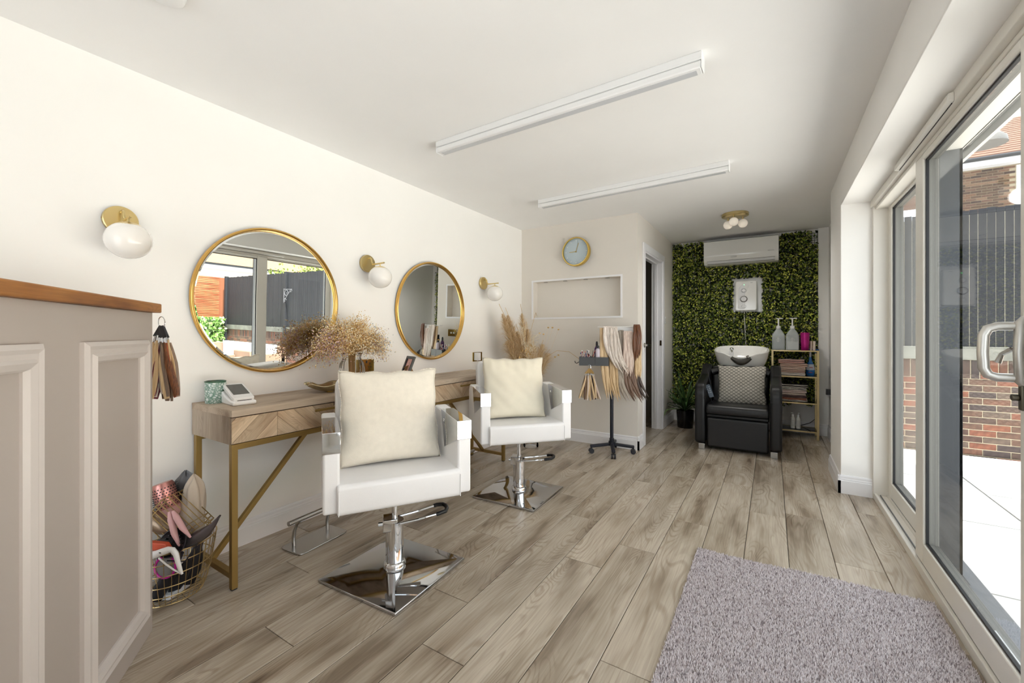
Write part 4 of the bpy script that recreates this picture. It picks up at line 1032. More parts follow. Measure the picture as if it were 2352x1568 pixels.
# ------------------------------------------------------------------ artificial hedge wall
hw = thing('hedge_panel', 'dense artificial boxwood hedge covering the back wall', 'artificial hedge', (0, 0, 0))
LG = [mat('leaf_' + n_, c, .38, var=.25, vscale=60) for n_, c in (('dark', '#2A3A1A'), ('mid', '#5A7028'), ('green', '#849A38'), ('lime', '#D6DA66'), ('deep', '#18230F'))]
rnd = np.random.RandomState(3)
def leaf_cloud(n, x0, x1, z0f, z1, ydist, size, pal, mask):
    m = M(); V = []; F = []; K = []
    c = 0
    while c < n:
        x = rnd.uniform(x0, x1); z = rnd.uniform(z0f(x), z1)
        if not mask(x, z): c += 0; continue
        c += 1
        y = BY - rnd.uniform(*ydist); s_ = size * rnd.uniform(.7, 1.3)
        d = rnd.normal(size=3); d[1] = -abs(d[1]) * .6 - .15; d /= np.linalg.norm(d)
        u = np.cross(d, rnd.normal(size=3)); u /= np.linalg.norm(u)
        w = np.cross(d, u)
        p = np.array((x, y, z)); o = len(V)
        V += [tuple(p - d * s_), tuple(p + u * s_ * .55 + w * s_ * .18), tuple(p + d * s_ * .9), tuple(p - u * s_ * .55 + w * s_ * .18)]
        F += [(o, o + 1, o + 2), (o, o + 2, o + 3)]; k = pal[rnd.randint(len(pal))]; K += [k, k]
    m.v = V; m.f = F; m.mi = K
    return m
def zlow(x): return .22 if x < -.55 else (.30 if x < .12 else .36 + .10 * math.sin(x * 30) * .5)
def mask(x, z):
    if -.40 < x < -.095 and 1.38 < z < 1.795:      # cut-out for the shower heater
        return False
    if -.715 < x < .075 and z > 1.95 and z < 2.30: return False
    if x > .37 and z > 2.12 and rnd.rand() < .9: return False
    if math.sin(x * 37 + z * 11) * math.sin(z * 41 - x * 17) > .86: return rnd.rand() < .25
    return True
HX0, HX1 = PX + .008, RX - .10
o = leaf_cloud(15000, HX0, HX1, zlow, 2.27, (.008, .030), .021, [4, 0, 0, 4], mask).build('hedge_foliage', LG, hw); o['kind'] = 'stuff'  # shade between leaves put into the darker colours of this back layer
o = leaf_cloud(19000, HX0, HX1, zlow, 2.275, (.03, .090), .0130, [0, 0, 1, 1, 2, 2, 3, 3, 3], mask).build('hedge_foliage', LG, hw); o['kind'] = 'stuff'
m = M()
for k in range(60):
    x = HX0 + (HX1 - HX0) * k / 59
    if -.40 < x < -.095: m.tube([(x, BY - .012, .3), (x, BY - .012, 1.38)], .0025, 3).tube([(x, BY - .012, 1.8), (x, BY - .012, 1.95)], .0025, 3)
    else: m.tube([(x, BY - .012, zlow(x)), (x, BY - .012, 2.25)], .0025, 3)
for k in range(75):
    z = .25 + 2.0 * k / 74
    for (a, b2) in ((HX0, -.41), (-.09, HX1)):
        if b2 > a and (z > .36 or a < -.5): m.tube([(a, BY - .012, z), (b2, BY - .012, z)], .0025, 3)
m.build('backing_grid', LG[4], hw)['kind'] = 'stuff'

# ------------------------------------------------------------------ air conditioner
t = thing('air_conditioner', 'long white wall mounted air conditioner over the hedge', 'air conditioner', (-.320, BY - .012, 1.945))
pr = [(0, 0), (-.155, .012), (-.185, .050), (-.205, .11), (-.20, .285), (-.185, .292), (0, .292)]
o = M().prism(rounded_poly(pr, .012, 3), 'x', -.385, .385).build('casing', MT['softwhite'], t, bevel=.004); bm_fix(o)
M().box(-.345, -.186, .020, .345, -.160, .048).build('louvre', mat('ac_louvre', '#D5D5D5', .3), t, rot=(math.radians(0), 0, 0), bevel=.003)
m = M().box(-.350, -.1875, .051, .350, -.184, .0535).box(-.350, -.162, .0165, .350, -.158, .019).build('louvre_gap', MT['blackplastic'], t)
M().box(-.09, -.2075, .085, -.03, -.200, .090).box(.28, -.2075, .12, .34, -.200, .124).build('badge', MT['steel'], t)
M().box(-.38, -.19, .292, .38, -.02, .2925).build('top_grille', mat('ac_grille', '#9A9A9A', .5), t)

# ------------------------------------------------------------------ shower heater
hb = thing('shower_heater', 'white electric shower unit with oval dials on the hedge wall', 'shower unit', (-.262, BY - .002, 1.575))
m = M()
vs = []
rr = random.Random(4)
ring = []
for k in range(40):
    a = 2 * PI * k / 40; cx_, cz_ = .148 * math.copysign(min(1, abs(math.cos(a)) * 1.35), math.cos(a)), .205 * math.copysign(min(1, abs(math.sin(a)) * 1.35), math.sin(a))
    ring.append((cx_ + .012 + rr.uniform(-.008, .008), cz_ + rr.uniform(-.008, .008)))
o = M().prism(ring, 'y', -.006, 0).build('backing_board', MT['white'], hb); bm_fix(o)
o = M().prism(rounded_poly([(-.112, -.178), (.112, -.178), (.112, .178), (-.112, .178)], .025, 5), 'y', -.095, -.004).build('casing', MT['softwhite'], hb, bevel=.010, seg=3); bm_fix(o)
o = M().prism(rounded_poly([(-.085, -.150), (-.01, -.160), (-.01, .150), (-.070, .10)], .02, 4), 'y', -.099, -.094).build('fascia_relief', mat('warm_white', '#E6E6E6', .25), hb, bevel=.002); bm_fix(o)
def ring_y(name, cx_, cz_, rx_, rz_, r_, mt, y=-.100, n=36):
    M().tube([(cx_ + rx_ * math.cos(2 * PI * k / n), y, cz_ + rz_ * math.sin(2 * PI * k / n)) for k in range(n)], r_, 6, closed=True).build(name, mt, hb, smooth=True)
ring_y('dial_ring', -.022, -.040, .036, .034, .004, MT['steel'])
M().lathe([(0, 0), (.030, 0), (.026, .016), (0, .018)], 28).build('temperature_dial', MT['white'], hb, smooth=True, loc=(-.022, -.098, -.040), rot=(PI / 2, 0, 0))
M().box(-.029, -.120, -.062, -.015, -.112, -.018).build('dial_grip', MT['white'], hb, bevel=.003)
ring_y('dial_ring', -.022, .060, .026, .024, .002, mat('dial_grey', '#A8A8AC', .3))
M().lathe([(0, 0), (.018, 0), (.016, .012), (0, .013)], 24).build('start_button', MT['white'], hb, smooth=True, loc=(-.022, -.098, .060), rot=(PI / 2, 0, 0))
ring_y('dial_ring', -.022, -.125, .024, .018, .0015, mat('dial_grey_2', '#B4B4B8', .3))
M().sphere((-.018, -.099, .130), .004, nu=8, nv=6).build('power_light', mat('green_led', '#7CFF9A', .3, emit=2.0), hb)
M().box(.045, -.0965, .148, .07, -.0945, .152).build('logo_mark', mat('dial_grey_3', '#9C9CA0', .3), hb)
M().tube([(-.018, -.045, -.178), (-.018, -.052, -.24), (-.010, -.052, -.40), (.0, -.048, -.62)], .0075, 10).build('hose', mat('hose_metal', '#C9C6C0', .3, .8), hb, smooth=True)

# ------------------------------------------------------------------ wash chair
wc = thing('backwash_chair', 'black leather backwash armchair with white ceramic basin', 'chair', (-.283, 4.42, 0), 0)
BL = MT['blackleather']
# arms: local +y to back wall
ap = [(0, .055), (.0, .56), (.03, .625), (.10, .652), (.38, .70), (.55, .80), (.63, .80), (.68, .72), (.68, .08), (.64, .055)]
for s_ in (-1, 1):
    xa, xb = s_ * .268, s_ * .362
    o = M().prism(rounded_poly(ap, .04, 5), 'x', min(xa, xb), max(xa, xb)).build('armrest', BL, wc, bevel=.024, seg=4); bm_fix(o)
    M().box(min(xa, xb) - .001, -.001, .498, max(xa, xb) + .001, .02, .501).build('arm_seam', MT['gasket'], o)
o = M().box(-.258, .018, .028, .258, .10, .315).build('footrest_panel', BL, wc, bevel=.02, seg=4)
M().box(-.262, .05, .31, .262, .55, .345).build('seat_base', BL, wc, bevel=.01)
m = M().prism(rounded_poly([(.0, .345), (.0, .425), (.06, .445), (.50, .420), (.50, .345)], .03, 5), 'x', -.262, .262)
o = m.build('seat', BL, wc, bevel=.022, seg=4); bm_fix(o)
m = M(); m.m = Matrix.Translation((0, .44, .40)) @ Matrix.Rotation(math.radians(-14), 4, 'X')
m.prism(rounded_poly([(-.255, 0), (.255, 0), (.270, .40), (-.270, .40)], .04, 5), 'y', 0, .12)
o = m.build('backrest', BL, wc, bevel=.03, seg=4); bm_fix(o)
m = M().tube([(-.262, .50, .715), (-.15, .51, .758), (0, .515, .750), (.15, .51, .758), (.262, .50, .715)], .036, 12).build('head_roll', BL, wc, smooth=True)
for (x, y) in ((-.300, .01), (.300, .01), (-.300, .60), (.300, .60)):
    M().box(x - .028, y, 0, x + .028, y + .056, .056).build('foot', MT['steel'], wc, bevel=.002)
M().box(-.22, .60, .02, .22, 1.10, .60).build('basin_pedestal', MT['blackplastic'], wc, bevel=.02)
# basin (oval bowl)
def basin_fn(prof_r, prof_z, dip):
    def f(u, v):
        a = 2 * PI * u; i = v * (len(prof_r) - 1); k = min(int(i), len(prof_r) - 2); s_ = i - k
        r = prof_r[k] * (1 - s_) + prof_r[k + 1] * s_; z = prof_z[k] * (1 - s_) + prof_z[k + 1] * s_; dz = dip[k] * (1 - s_) + dip[k + 1] * s_
        n_ = 2.6; ca, sa = math.cos(a), math.sin(a)
        x = r * .262 * math.copysign(abs(ca) ** (2 / n_), ca); y = r * .235 * math.copysign(abs(sa) ** (2 / n_), sa)
        fr = math.exp(-(x / .125) ** 4) * max(0, -y / (abs(y) + .02)) * (1 if y < 0 else 0) * min(1, abs(y) / .1)
        return (x, y, z - dz * fr)
    return f
pr_ = [.76, .83, .90, .95, .985, 1.0, .985, .93, .90, .84, .70, .40, .02]
pz_ = [.0, .03, .075, .125, .165, .185, .195, .192, .17, .12, .07, .045, .04]
dp_ = [0, 0, .01, .05, .085, .10, .105, .10, .08, .03, 0, 0, 0]
m = M(); m.grid(basin_fn(pr_, pz_, [q * .42 for q in dp_]), 72, len(pr_) * 3)
bs = m.build('basin', MT['softwhite'], wc, smooth=True, angle=140, loc=(.0, .74, .765), rot=(math.radians(8.5), 0, 0))
M().tube([(-.10, .13, .06), (-.10, .125, .155)], .020, 16).tube([(-.10, .12, .155), (-.098, .06, .17), (-.09, .03, .150)], .010, 10).sphere((-.10, .125, .165), .024, nu=14, nv=10).build('mixer_tap', MT['chrome'], bs, smooth=True)
M().lathe([(0, .046), (.02, .046), (.022, .05)], 20, (.10, .02, 0)).build('waste', MT['chrome'], bs, smooth=True)
nk = []
m = M(); m.m = Matrix.Identity(4)
def neck(u, v):
    a = -.088 + .176 * u; q = a / .088; zt_ = .152 - .022 * (1 - q * q); zb_ = .146 - .066 * (1 - q * q)
    return (a + .012, -.243 - .012 * math.sin(v * PI), zb_ + (zt_ - zb_) * v)
m.grid(neck, 16, 6); o = m.build('neck_rest', mat('neck_rubber', '#3A362F', .4), bs, smooth=True, angle=120)
q = o.modifiers.new('s', 'SOLIDIFY'); q.thickness = .014; q.offset = 1
M().tube([(.062, -.248, .12), (.070, -.252, .15), (.063, -.250, .168), (.082, -.250, .172)], .006, 8).build('rest_tab', mat('neck_rubber_2', '#3A2A24', .4), bs, smooth=True)
rm = thing('handset', 'grey massage remote hanging inside the black armchair', 'remote control', (-.50, 4.50, .50))
m = M(); m.m = Matrix.Rotation(math.radians(-20), 4, 'Y') @ Matrix.Rotation(math.radians(-10), 4, 'X')
m.box(-.022, -.01, 0, .022, .01, .13); m.build('remote_body', mat('slate_plastic', '#4C5966', .4), rm, bevel=.006)
m = M(); m.m = Matrix.Rotation(math.radians(-20), 4, 'Y') @ Matrix.Rotation(math.radians(-10), 4, 'X')
for i in range(4):
    for j in range(2): m.sphere((-.009 + j * .018, -.0105, .05 + i * .018), .0032, nu=6, nv=4)
m.build('button', MT['white'], rm)
M().tube([(-.01, .0, .0), (0.0, .02, -.05), (.02, .03, -.02), (-.03, .03, .2), (-.05, .1, .28)], .003, 6).build('cable', MT['blackplastic'], rm, smooth=True)
# patterned cushion
def diamond_mat():
    m, nt, b = new_mat('diamond_weave')
    tc = N(nt, 'ShaderNodeTexCoord'); sp = N(nt, 'ShaderNodeSeparateXYZ'); nt.links.new(tc.outputs['Object'], sp.inputs[0])
    def ma(op, a, bb=None, c=None):
        n = N(nt, 'ShaderNodeMath', operation=op)
        for i, q in enumerate((a, bb, c)):
            if q is None: continue
            if isinstance(q, (int, float)): n.inputs[i].default_value = q
            else: nt.links.new(q, n.inputs[i])
        return n.outputs[0]
    u = ma('DIVIDE', sp.outputs[0], .0425); v = ma('DIVIDE', sp.outputs[2], .0325)
    # diamonds on a half-drop lattice
    def dd(us, vs):
        a = ma('ABSOLUTE', ma('SUBTRACT', ma('FRACT', ma('ADD', u, us)), .5)); c = ma('ABSOLUTE', ma('SUBTRACT', ma('FRACT', ma('ADD', v, vs)), .5))
        return ma('ADD', a, c)
    d = ma('MINIMUM', dd(0.0, 0.0), dd(.5, .5))
    r = N(nt, 'ShaderNodeValToRGB'); r.color_ramp.interpolation = 'CONSTANT'; e = r.color_ramp.elements
    dk = srgb('#3B3934'); lt = srgb('#D3CDC1')
    e[0].position = 0; e[0].color = dk
    e[1].position = .09; e[1].color = lt
    for p, c in ((.30, dk), (.37, lt), (.43, dk)):
        q = e.new(p); q.color = c
    nt.links.new(d, r.inputs[0]); nt.links.new(r.outputs[0], b.inputs['Base Color']); b.inputs['Roughness'].default_value = .9
    return m
pillow('cushion', 'black and white diamond patterned cushion on the black wash chair', (-.262, 4.80, .605), (math.radians(-15), math.radians(-1), 0), .435, .40, .11, diamond_mat(), 8, wrinkle=.004)

# ------------------------------------------------------------------ potted plant
t = thing('potted_plant', 'spiky green yucca in a glossy black pot by the wash chair', 'plant', (-.885, 5.35, 0))
M().lathe([(0, 0), (.085, 0), (.088, .004), (.100, .20), (.100, .205), (.092, .205), (.090, .17), (0, .17)], 36).build('pot', mat('gloss_black', '#0D0D10', .15), t, smooth=True, angle=50)
M().lathe([(0, .175), (.09, .172)], 20).build('soil', mat('soil', '#2A211A', .95), t)
yl = [mat('yucca_leaf', '#3E5F33', .4, var=.25, vscale=20), mat('yucca_leaf_light', '#6C8A52', .4, var=.2, vscale=20)]
rnd2 = random.Random(21)
for i in range(58):
    a = rnd2.uniform(0, 2 * PI); el = rnd2.uniform(.15, 1.35); L = rnd2.uniform(.26, .50); b0 = Vector((0, 0, .17 + .12 * rnd2.random()))
    d = Vector((math.cos(a) * math.cos(el), math.sin(a) * math.cos(el), math.sin(el))); side = d.cross(Vector((0, 0, 1))).normalized()
    V = []; n_ = 7
    for k in range(n_ + 1):
        s_ = k / n_; p = b0 + d * L * s_ + Vector((0, 0, -.16 * s_ ** 2.2 * math.cos(el)))
        if p.y > .34: p.y = .34
        if p.x < -.19: p.x = -.19
        w = .013 * (1 - s_) ** .6 * (.6 + 1.2 * min(1, s_ * 3)) * .8; nn = side.cross(d).normalized()
        V += [tuple(p - side * w), tuple(p - nn * w * .35), tuple(p + side * w)]
    F = []
    for k in range(n_):
        o_ = k * 3; F += [(o_, o_ + 1, o_ + 4, o_ + 3), (o_ + 1, o_ + 2, o_ + 5, o_ + 4)]
    M()._add(V, F).build('leaf', yl[i % 3 == 0], t, smooth=True, angle=80)

# ------------------------------------------------------------------ gold shelf unit
SX0, SX1, SY0, SY1 = .005, .412, 5.425, 5.680
sh = thing('shelf_unit', 'slim gold metal shelf unit with glass shelves beside the pier', 'shelf', (0, 0, 0))
g = mat('pale_gold_metal', '#CDB98A', .32, .9); r_ = .010
for (x, y) in ((SX0, SY0), (SX1, SY0), (SX0, SY1), (SX1, SY1)):
    M().box(x - r_, y - r_, 0, x + r_, y + r_, .945).build('post', g, sh, bevel=.001)
for z in (.080, .380, .662, .940):
    m = M().box(SX0 + r_, SY0 - r_, z - .008, SX1 - r_, SY0 + r_ * .2, z + .006).box(SX0 + r_, SY1 - r_ * .2, z - .008, SX1 - r_, SY1 + r_, z + .006)
    m.box(SX0 - r_, SY0 + r_, z - .008, SX0 + r_ * .2, SY1 - r_, z + .006).box(SX1 - r_ * .2, SY0 + r_, z - .008, SX1 + r_, SY1 - r_, z + .006)
    fr_ = m.build('shelf_rail', g, sh, bevel=.001)
    M().box(SX0 + .003, SY0 + .003, z + .0005, SX1 - .003, SY1 - .003, z + .0055).build('glass_shelf', MT['glassthin'] if z < .9 else mat('smoked_glass', '#2B2C2A', .1), fr_)
ZS = [.0855 + .0005, .3855 + .0005, .6675 + .0005, .9455 + .0005]
# towels
def towel(label, x, y, z, w, d, h, mt, seed, rz=0, stripe=False):
    rnd = random.Random(seed); ph = rnd.uniform(0, 6)
    m = M(); nl = 2
    for k in range(nl):
        zz = z + h * k / nl; hh = h / nl
        def prof(u, v):
            a = 2 * PI * u; ca, sa = math.cos(a), math.sin(a)
            yy = d / 2 * math.copysign(abs(ca) ** .35, ca); z_ = hh / 2 * math.copysign(abs(sa) ** .55, sa)
            xx = (v - .5) * w
            return (xx + .003 * math.sin(a * 2 + ph + k), yy + .004 * math.sin(v * 9 + ph + k), zz - z + hh / 2 + z_ * (1 - .12 * abs(2 * v - 1) ** 6) + .0015 * math.sin(v * 11 + ph))
        m.grid(prof, 20, 18)
        for vv in (0, 1):
            pts = [prof(i / 20, vv) for i in range(20)]
            m._add([tuple(p) for p in pts], [tuple(range(20))])
    o = m.build('folded_towel', mt, None, smooth=True, angle=70, loc=(x, y, z), rot=(0, 0, rz)); tag(o, label, 'towel', None); return o
def terry(name, c): return mat(name, c, .95, bump=.8, bscale=260, var=.06, vscale=120, sheen=.5)
def striped(name, a, b, sc=90):
    m, nt, bb = new_mat(name)
    tc = N(nt, 'ShaderNodeTexCoord'); sp = N(nt, 'ShaderNodeSeparateXYZ'); nt.links.new(tc.outputs['Object'], sp.inputs[0])
    mu = N(nt, 'ShaderNodeMath', operation='MULTIPLY'); mu.inputs[1].default_value = sc; nt.links.new(sp.outputs[2], mu.inputs[0])
    fr = N(nt, 'ShaderNodeMath', operation='FRACT'); nt.links.new(mu.outputs[0], fr.inputs[0])
    r = N(nt, 'ShaderNodeValToRGB'); r.color_ramp.interpolation = 'CONSTANT'; r.color_ramp.elements[0].color = srgb(a); r.color_ramp.elements[1].position = .5; r.color_ramp.elements[1].color = srgb(b)
    nt.links.new(fr.outputs[0], r.inputs[0]); nt.links.new(r.outputs[0], bb.inputs['Base Color']); bb.inputs['Roughness'].default_value = .95
    return m
tx, ty = .185, 5.555; z = ZS[2]
TW = [('white folded towel with wavy edge, lowest on the upper shelf stack', '#DDD3C9', .030), ('light brown folded towel second up on the upper shelf', '#B89A88', .034), ('sand beige folded towel in the middle of the upper stack', '#CDB3A2', .030), ('peach folded towel second from the top of the upper stack', '#C7A591', .036), ('dusty pink folded towel, topmost on the upper shelf', '#B98D80', .042)]
for i, (lb, c, h) in enumerate(TW):
    towel(lb, tx + [0, -.005, .0, .015, -.005][i], ty, z, .235 + .01 * (i % 2), .19, h, terry('terry_%d' % i, c), i + 1); z += h + .0006
z = ZS[1]
TW2 = [('thin striped towel at the bottom of the lower stack', None, .020), ('rust orange folded towel low in the lower stack', '#9C5A3C', .020), ('dark brown folded towel in the lower stack', '#5A3C36', .028), ('cream folded towel with pale trim in the lower stack', '#D0BDB0', .024), ('blush cream folded towel under the striped ones', '#D6C2B8', .034), ('black and white striped towel second from top of the lower stack', None, .022), ('black and white striped towel, topmost of the lower stack', None, .034)]
for i, (lb, c, h) in enumerate(TW2):
    mt_ = terry('terry_b%d' % i, c) if c else striped('stripe_%d' % i, '#2B2724', '#DDD6CC', 95)
    towel(lb, .20 + [.01, -.004, .0, -.01, 0, -.005, .01][i], ty, z, .235, .19, h, mt_, 20 + i); z += h + .0006
# pump bottles on top
def gallon(label, x, y, fill):
    t = thing('pump_dispenser', label, 'bottle', (x, y, ZS[3]), 0)
    cl = mat('frosted_plastic', '#C9CFD0', .35, alpha=1)
    b_ = cl.node_tree.nodes['Principled BSDF']; b_.inputs['Alpha'].default_value = .55
    m = M().prism(rounded_poly([(-.062, -.045), (.062, -.045), (.062, .045), (-.062, .045)], .02, 4), 'z', 0, .002)
    pr = rounded_poly([(-.062, -.045), (.062, -.045), (.062, .045), (-.062, .045)], .02, 4)
    def shell(u, v):
        i = int(round(u * len(pr))) % len(pr); p = pr[i]
        k = 1 if v < .66 else 1 - ((v - .66) / .34) ** 1.3 * .72
        return (p[0] * k, p[1] * k, v * .235)
    m = M(); m.grid(shell, len(pr), 16); m._add([(p[0], p[1], .0) for p in pr], [tuple(range(len(pr)))[::-1]])
    m.build('jug_body', cl, t, smooth=True, angle=50)
    if fill:
        m = M().prism([(p[0] * .95, p[1] * .95) for p in pr], 'z', .003, fill).build('liquid', mat('white_shampoo', '#F0EFE8', .3), t)
    M().lathe([(.020, .235), (.022, .24), (.022, .262), (.014, .268), (0, .268)], 20).build('collar', MT['white'], t, smooth=True, angle=50)
    M().tube([(0, 0, .265), (0, 0, .345)], .0075, 10).build('pump_stem', MT['white'], t, smooth=True)
    M().box(-.016, -.009, .343, .044, .009, .353).box(-.030, -.006, .346, -.014, .006, .352).build('pump_head', MT['white'], t, bevel=.003)
    M().box(-.022, -.0458, .11, .022, -.0450, .112).box(-.018, -.0458, .095, .018, -.0450, .097).box(-.014, -.0458, .125, .014, -.0450, .127).box(-.005, -.0458, .085, -.003, -.0450, .14).build('printed_mark', MT['white'], t)
gallon('large clear pump bottle, nearly empty, at the left of the top shelf', .062, 5.55, None)
gallon('large clear pump bottle half full of white shampoo on the top shelf', .192, 5.55, .095)
def ribbed_pink():
    m, nt, b = new_mat('pink_tumbler')
    b.inputs['Base Color'].default_value = srgb('#B91E7E'); b.inputs['Roughness'].default_value = .25; b.inputs['Metallic'].default_value = .4
    return m
bottle('pink_bottle', 'tall magenta ribbed bottle on the top shelf', (.305, 5.53, ZS[3]), [(0, 0), (.034, 0), (.036, .004), (.038, .06)] + [(.038 + .0012 * (k % 2) + .004 * k / 16, .06 + k * .008) for k in range(16)] + [(.043, .19), (.0, .192)], ribbed_pink(), [(.003, .19), (.003, .235), (0, .236)], MT['blackplastic'])
bottle('cosmetic_tube', 'slim pale pink tube with black stripe on the top shelf', (.360, 5.55, ZS[3]), [(0, 0), (.013, 0), (.013, .10), (0, .10)], mat('pale_tube', '#D9C2B6', .4), [(.0055, .10), (.0055, .115), (0, .115)], MT['blackplastic'])
bottle('cosmetic_tube', 'short cream tube at the top shelf corner', (.388, 5.545, ZS[3]), [(0, 0), (.012, 0), (.012, .098), (0, .098)], mat('cream_tube', '#E6D5C6', .4), [(.006, .098), (.006, .104), (0, .104)], MT['black'])
# blue spray cleaner hooked on post
t = thing('cleaner_spray', 'blue and clear trigger spray cleaner on the upper shelf corner', 'spray bottle', (.357, 5.60, ZS[2]))
M().lathe([(0, 0), (.035, 0), (.038, .01), (.040, .075), (.030, .125), (.014, .16), (.013, .20), (0, .2)], 24, sx=1.0, sy=.62).build('bottle_body', mat('blue_liquid', '#2E78C0', .2, var=.1), t, smooth=True)
M().lathe([(.0392, .06), (.0405, .075), (.036, .105), (.031, .122)], 24, sx=1.0, sy=.64).build('label_band', mat('spray_label', '#DCE3EA', .4, var=.15, vscale=60), t, smooth=True)
M().box(-.012, -.0275, .085, .02, -.026, .092).box(-.018, -.0262, .030, .018, -.0255, .036).build('red_print', mat('red_print', '#C23B3B', .5), t)
M().tube([(0, 0, .20), (0, 0, .285)], .010, 10).build('neck', MT['white'], t, smooth=True)
M().box(-.02, -.012, .275, .030, .012, .292).prism([(.03, .27), (.075, .272), (.078, .285), (.03, .292)], 'y', -.011, .011).prism([(.018, .276), (.045, .240), (.052, .244), (.030, .276)], 'y', -.006, .006).build('trigger_head', mat('trigger_blue', '#2B6FD0', .35), t, bevel=.003)
for k, x in enumerate((.195, .245)):
    t = bottle('white_bottle', ['slim white pump bottle, left of the pair on the bottom shelf', 'slim white pump bottle, right of the pair on the bottom shelf'][k], (x, 5.53, ZS[0]), [(0, 0), (.020, 0), (.0215, .004), (.0215, .105), (.010, .128), (.009, .135)], MT['softwhite'], [(.0105, .133), (.0105, .150), (.004, .152), (.004, .168), (0, .168)], MT['white'], nozzle=[(0, 0, .166), (-.016 + .03 * k, -.012, .165)])
    for i in range(5): M().box(-.012, -.0225, .03 + i * .014, .012, -.0218, .032 + i * .014).build('printed_line', MT['screen'], t)
M().tube([(SX0 + .2, BY - .03, .06), (.30, BY - .04, .10), (.36, BY - .05, .13), (.43, BY - .04, .20), (.43, BY - .05, .42)], .004, 6).build('power_cable', MT['blackplastic'], None, smooth=True)
tag(bpy.data.objects['power_cable'], 'thin black cable running behind the gold shelf unit', 'cable')

# ------------------------------------------------------------------ rug with pile
RX0, RX1, RY0, RY1 = -.328, .572, .55, 2.36
rg = thing('rug', 'mottled lilac grey carpet mat in front of the sliding doors', 'rug', (0, 0, 0))
def edgey(x): return RY1 + .045 * ((x - RX0) / (RX1 - RX0)) ** 2 - .008 * math.sin((x - RX0) * 9)
M().grid(lambda u, v: (RX0 + (RX1 - RX0) * u, RY0 + (edgey(RX0 + (RX1 - RX0) * u) - RY0) * v, .008), 24, 2).grid(lambda u, v: (RX0 + (RX1 - RX0) * u, edgey(RX0 + (RX1 - RX0) * u) , .001 + .007 * v), 24, 1).grid(lambda u, v: (RX0, RY0 + (edgey(RX0) - RY0) * u, .001 + .007 * v), 10, 1).build('backing', mat('rug_base', '#9E9493', .95), rg)
rn = np.random.RandomState(8); NT = 88000
xs = rn.uniform(RX0, RX1, NT); vs_ = rn.uniform(0, 1, NT)
ey = RY1 + .045 * ((xs - RX0) / (RX1 - RX0)) ** 2 - .008 * np.sin((xs - RX0) * 9)
ys = RY0 + (ey - RY0) * vs_
th_ = rn.uniform(0, 2 * PI, NT); s_ = rn.uniform(.0022, .0036, NT); hh = rn.uniform(.008, .0135, NT)
base = np.stack([xs, ys, np.full(NT, .007)], 1)
dx = np.stack([np.cos(th_), np.sin(th_), np.zeros(NT)], 1) * s_[:, None]
dy = np.stack([-np.sin(th_), np.cos(th_), np.zeros(NT)], 1) * s_[:, None]
lean = rn.normal(0, .0025, (NT, 3)); lean[:, 2] = 0
top = base + lean; top[:, 2] += hh
V = np.concatenate([(base + dx)[:, None], (base - dx * .5 + dy * .87)[:, None], (base - dx * .5 - dy * .87)[:, None], top[:, None]], 1).reshape(-1, 3)
i4 = np.arange(NT) * 4
F = np.stack([np.stack([i4, i4 + 1, i4 + 3], 1), np.stack([i4 + 1, i4 + 2, i4 + 3], 1), np.stack([i4 + 2, i4, i4 + 3], 1)], 1).reshape(-1, 3)
me = bpy.data.meshes.new('pile'); me.vertices.add(len(V)); me.vertices.foreach_set('co', V.ravel()); me.loops.add(F.size); me.loops.foreach_set('vertex_index', F.ravel())
me.polygons.add(len(F)); me.polygons.foreach_set('loop_start', np.arange(len(F)) * 3)
cell = rn.choice([0, 0, 0, 1, 1, 2], NT); me.update(calc_edges=True)
for c in ('#E9E1E4', '#D0C4C6', '#93878A'): me.materials.append(mat('pile_' + c[1:], c, .95))
me.polygons.foreach_set('material_index', np.repeat(cell, 3)); me.update()
po = bpy.data.objects.new('pile', me); COL.objects.link(po); po.parent = rg; po['kind'] = 'stuff'

# ------------------------------------------------------------------ wire basket of tools
BX, BYY = -2.222, .752; BR, BH = .160, .235
bk = thing('wire_basket', 'round gold wire basket on the floor between counter and console', 'basket', (BX, BYY, 0))
def br(z): return BR * (.66 + .34 * min(1, (z / BH)) ** .55)
m = M()
for z in (.004, .045, .09, .14, .19, BH):
    R2 = br(z); m.tube([(R2 * math.cos(2 * PI * k / 40), R2 * math.sin(2 * PI * k / 40), z) for k in range(40)], .0022 if z < BH else .0032, 5, closed=True)
m.build('hoop', MT['goldwire'], bk, smooth=True)
m = M()
for k in range(38):
    a = 2 * PI * k / 38; m.tube([(br(z) * math.cos(a), br(z) * math.sin(a), z) for z in (.004, .03, .07, .12, .18, BH)], .0014, 4)
for k in range(-5, 6):
    x = k * .02; y = math.sqrt(max(0, (BR * .66) ** 2 - x * x)); m.tube([(x, -y, .004), (x, y, .004)], .0014, 4)
m.build('upright_wire', MT['goldwire'], bk, smooth=True)
def inb(x, y, z): return (BX + x, BYY + y, z)
# axes: camera-right direction (.848,.53), away (-.53,.848)
cr = Vector((.848, .53, 0)); cf = Vector((-.53, .848, 0))
def cb(a, b, z): v = cr * a + cf * b; return (BX + v.x, BYY + v.y, z)
def cl_(a, b, z): v = cr * a + cf * b; return (v.x, v.y, z)
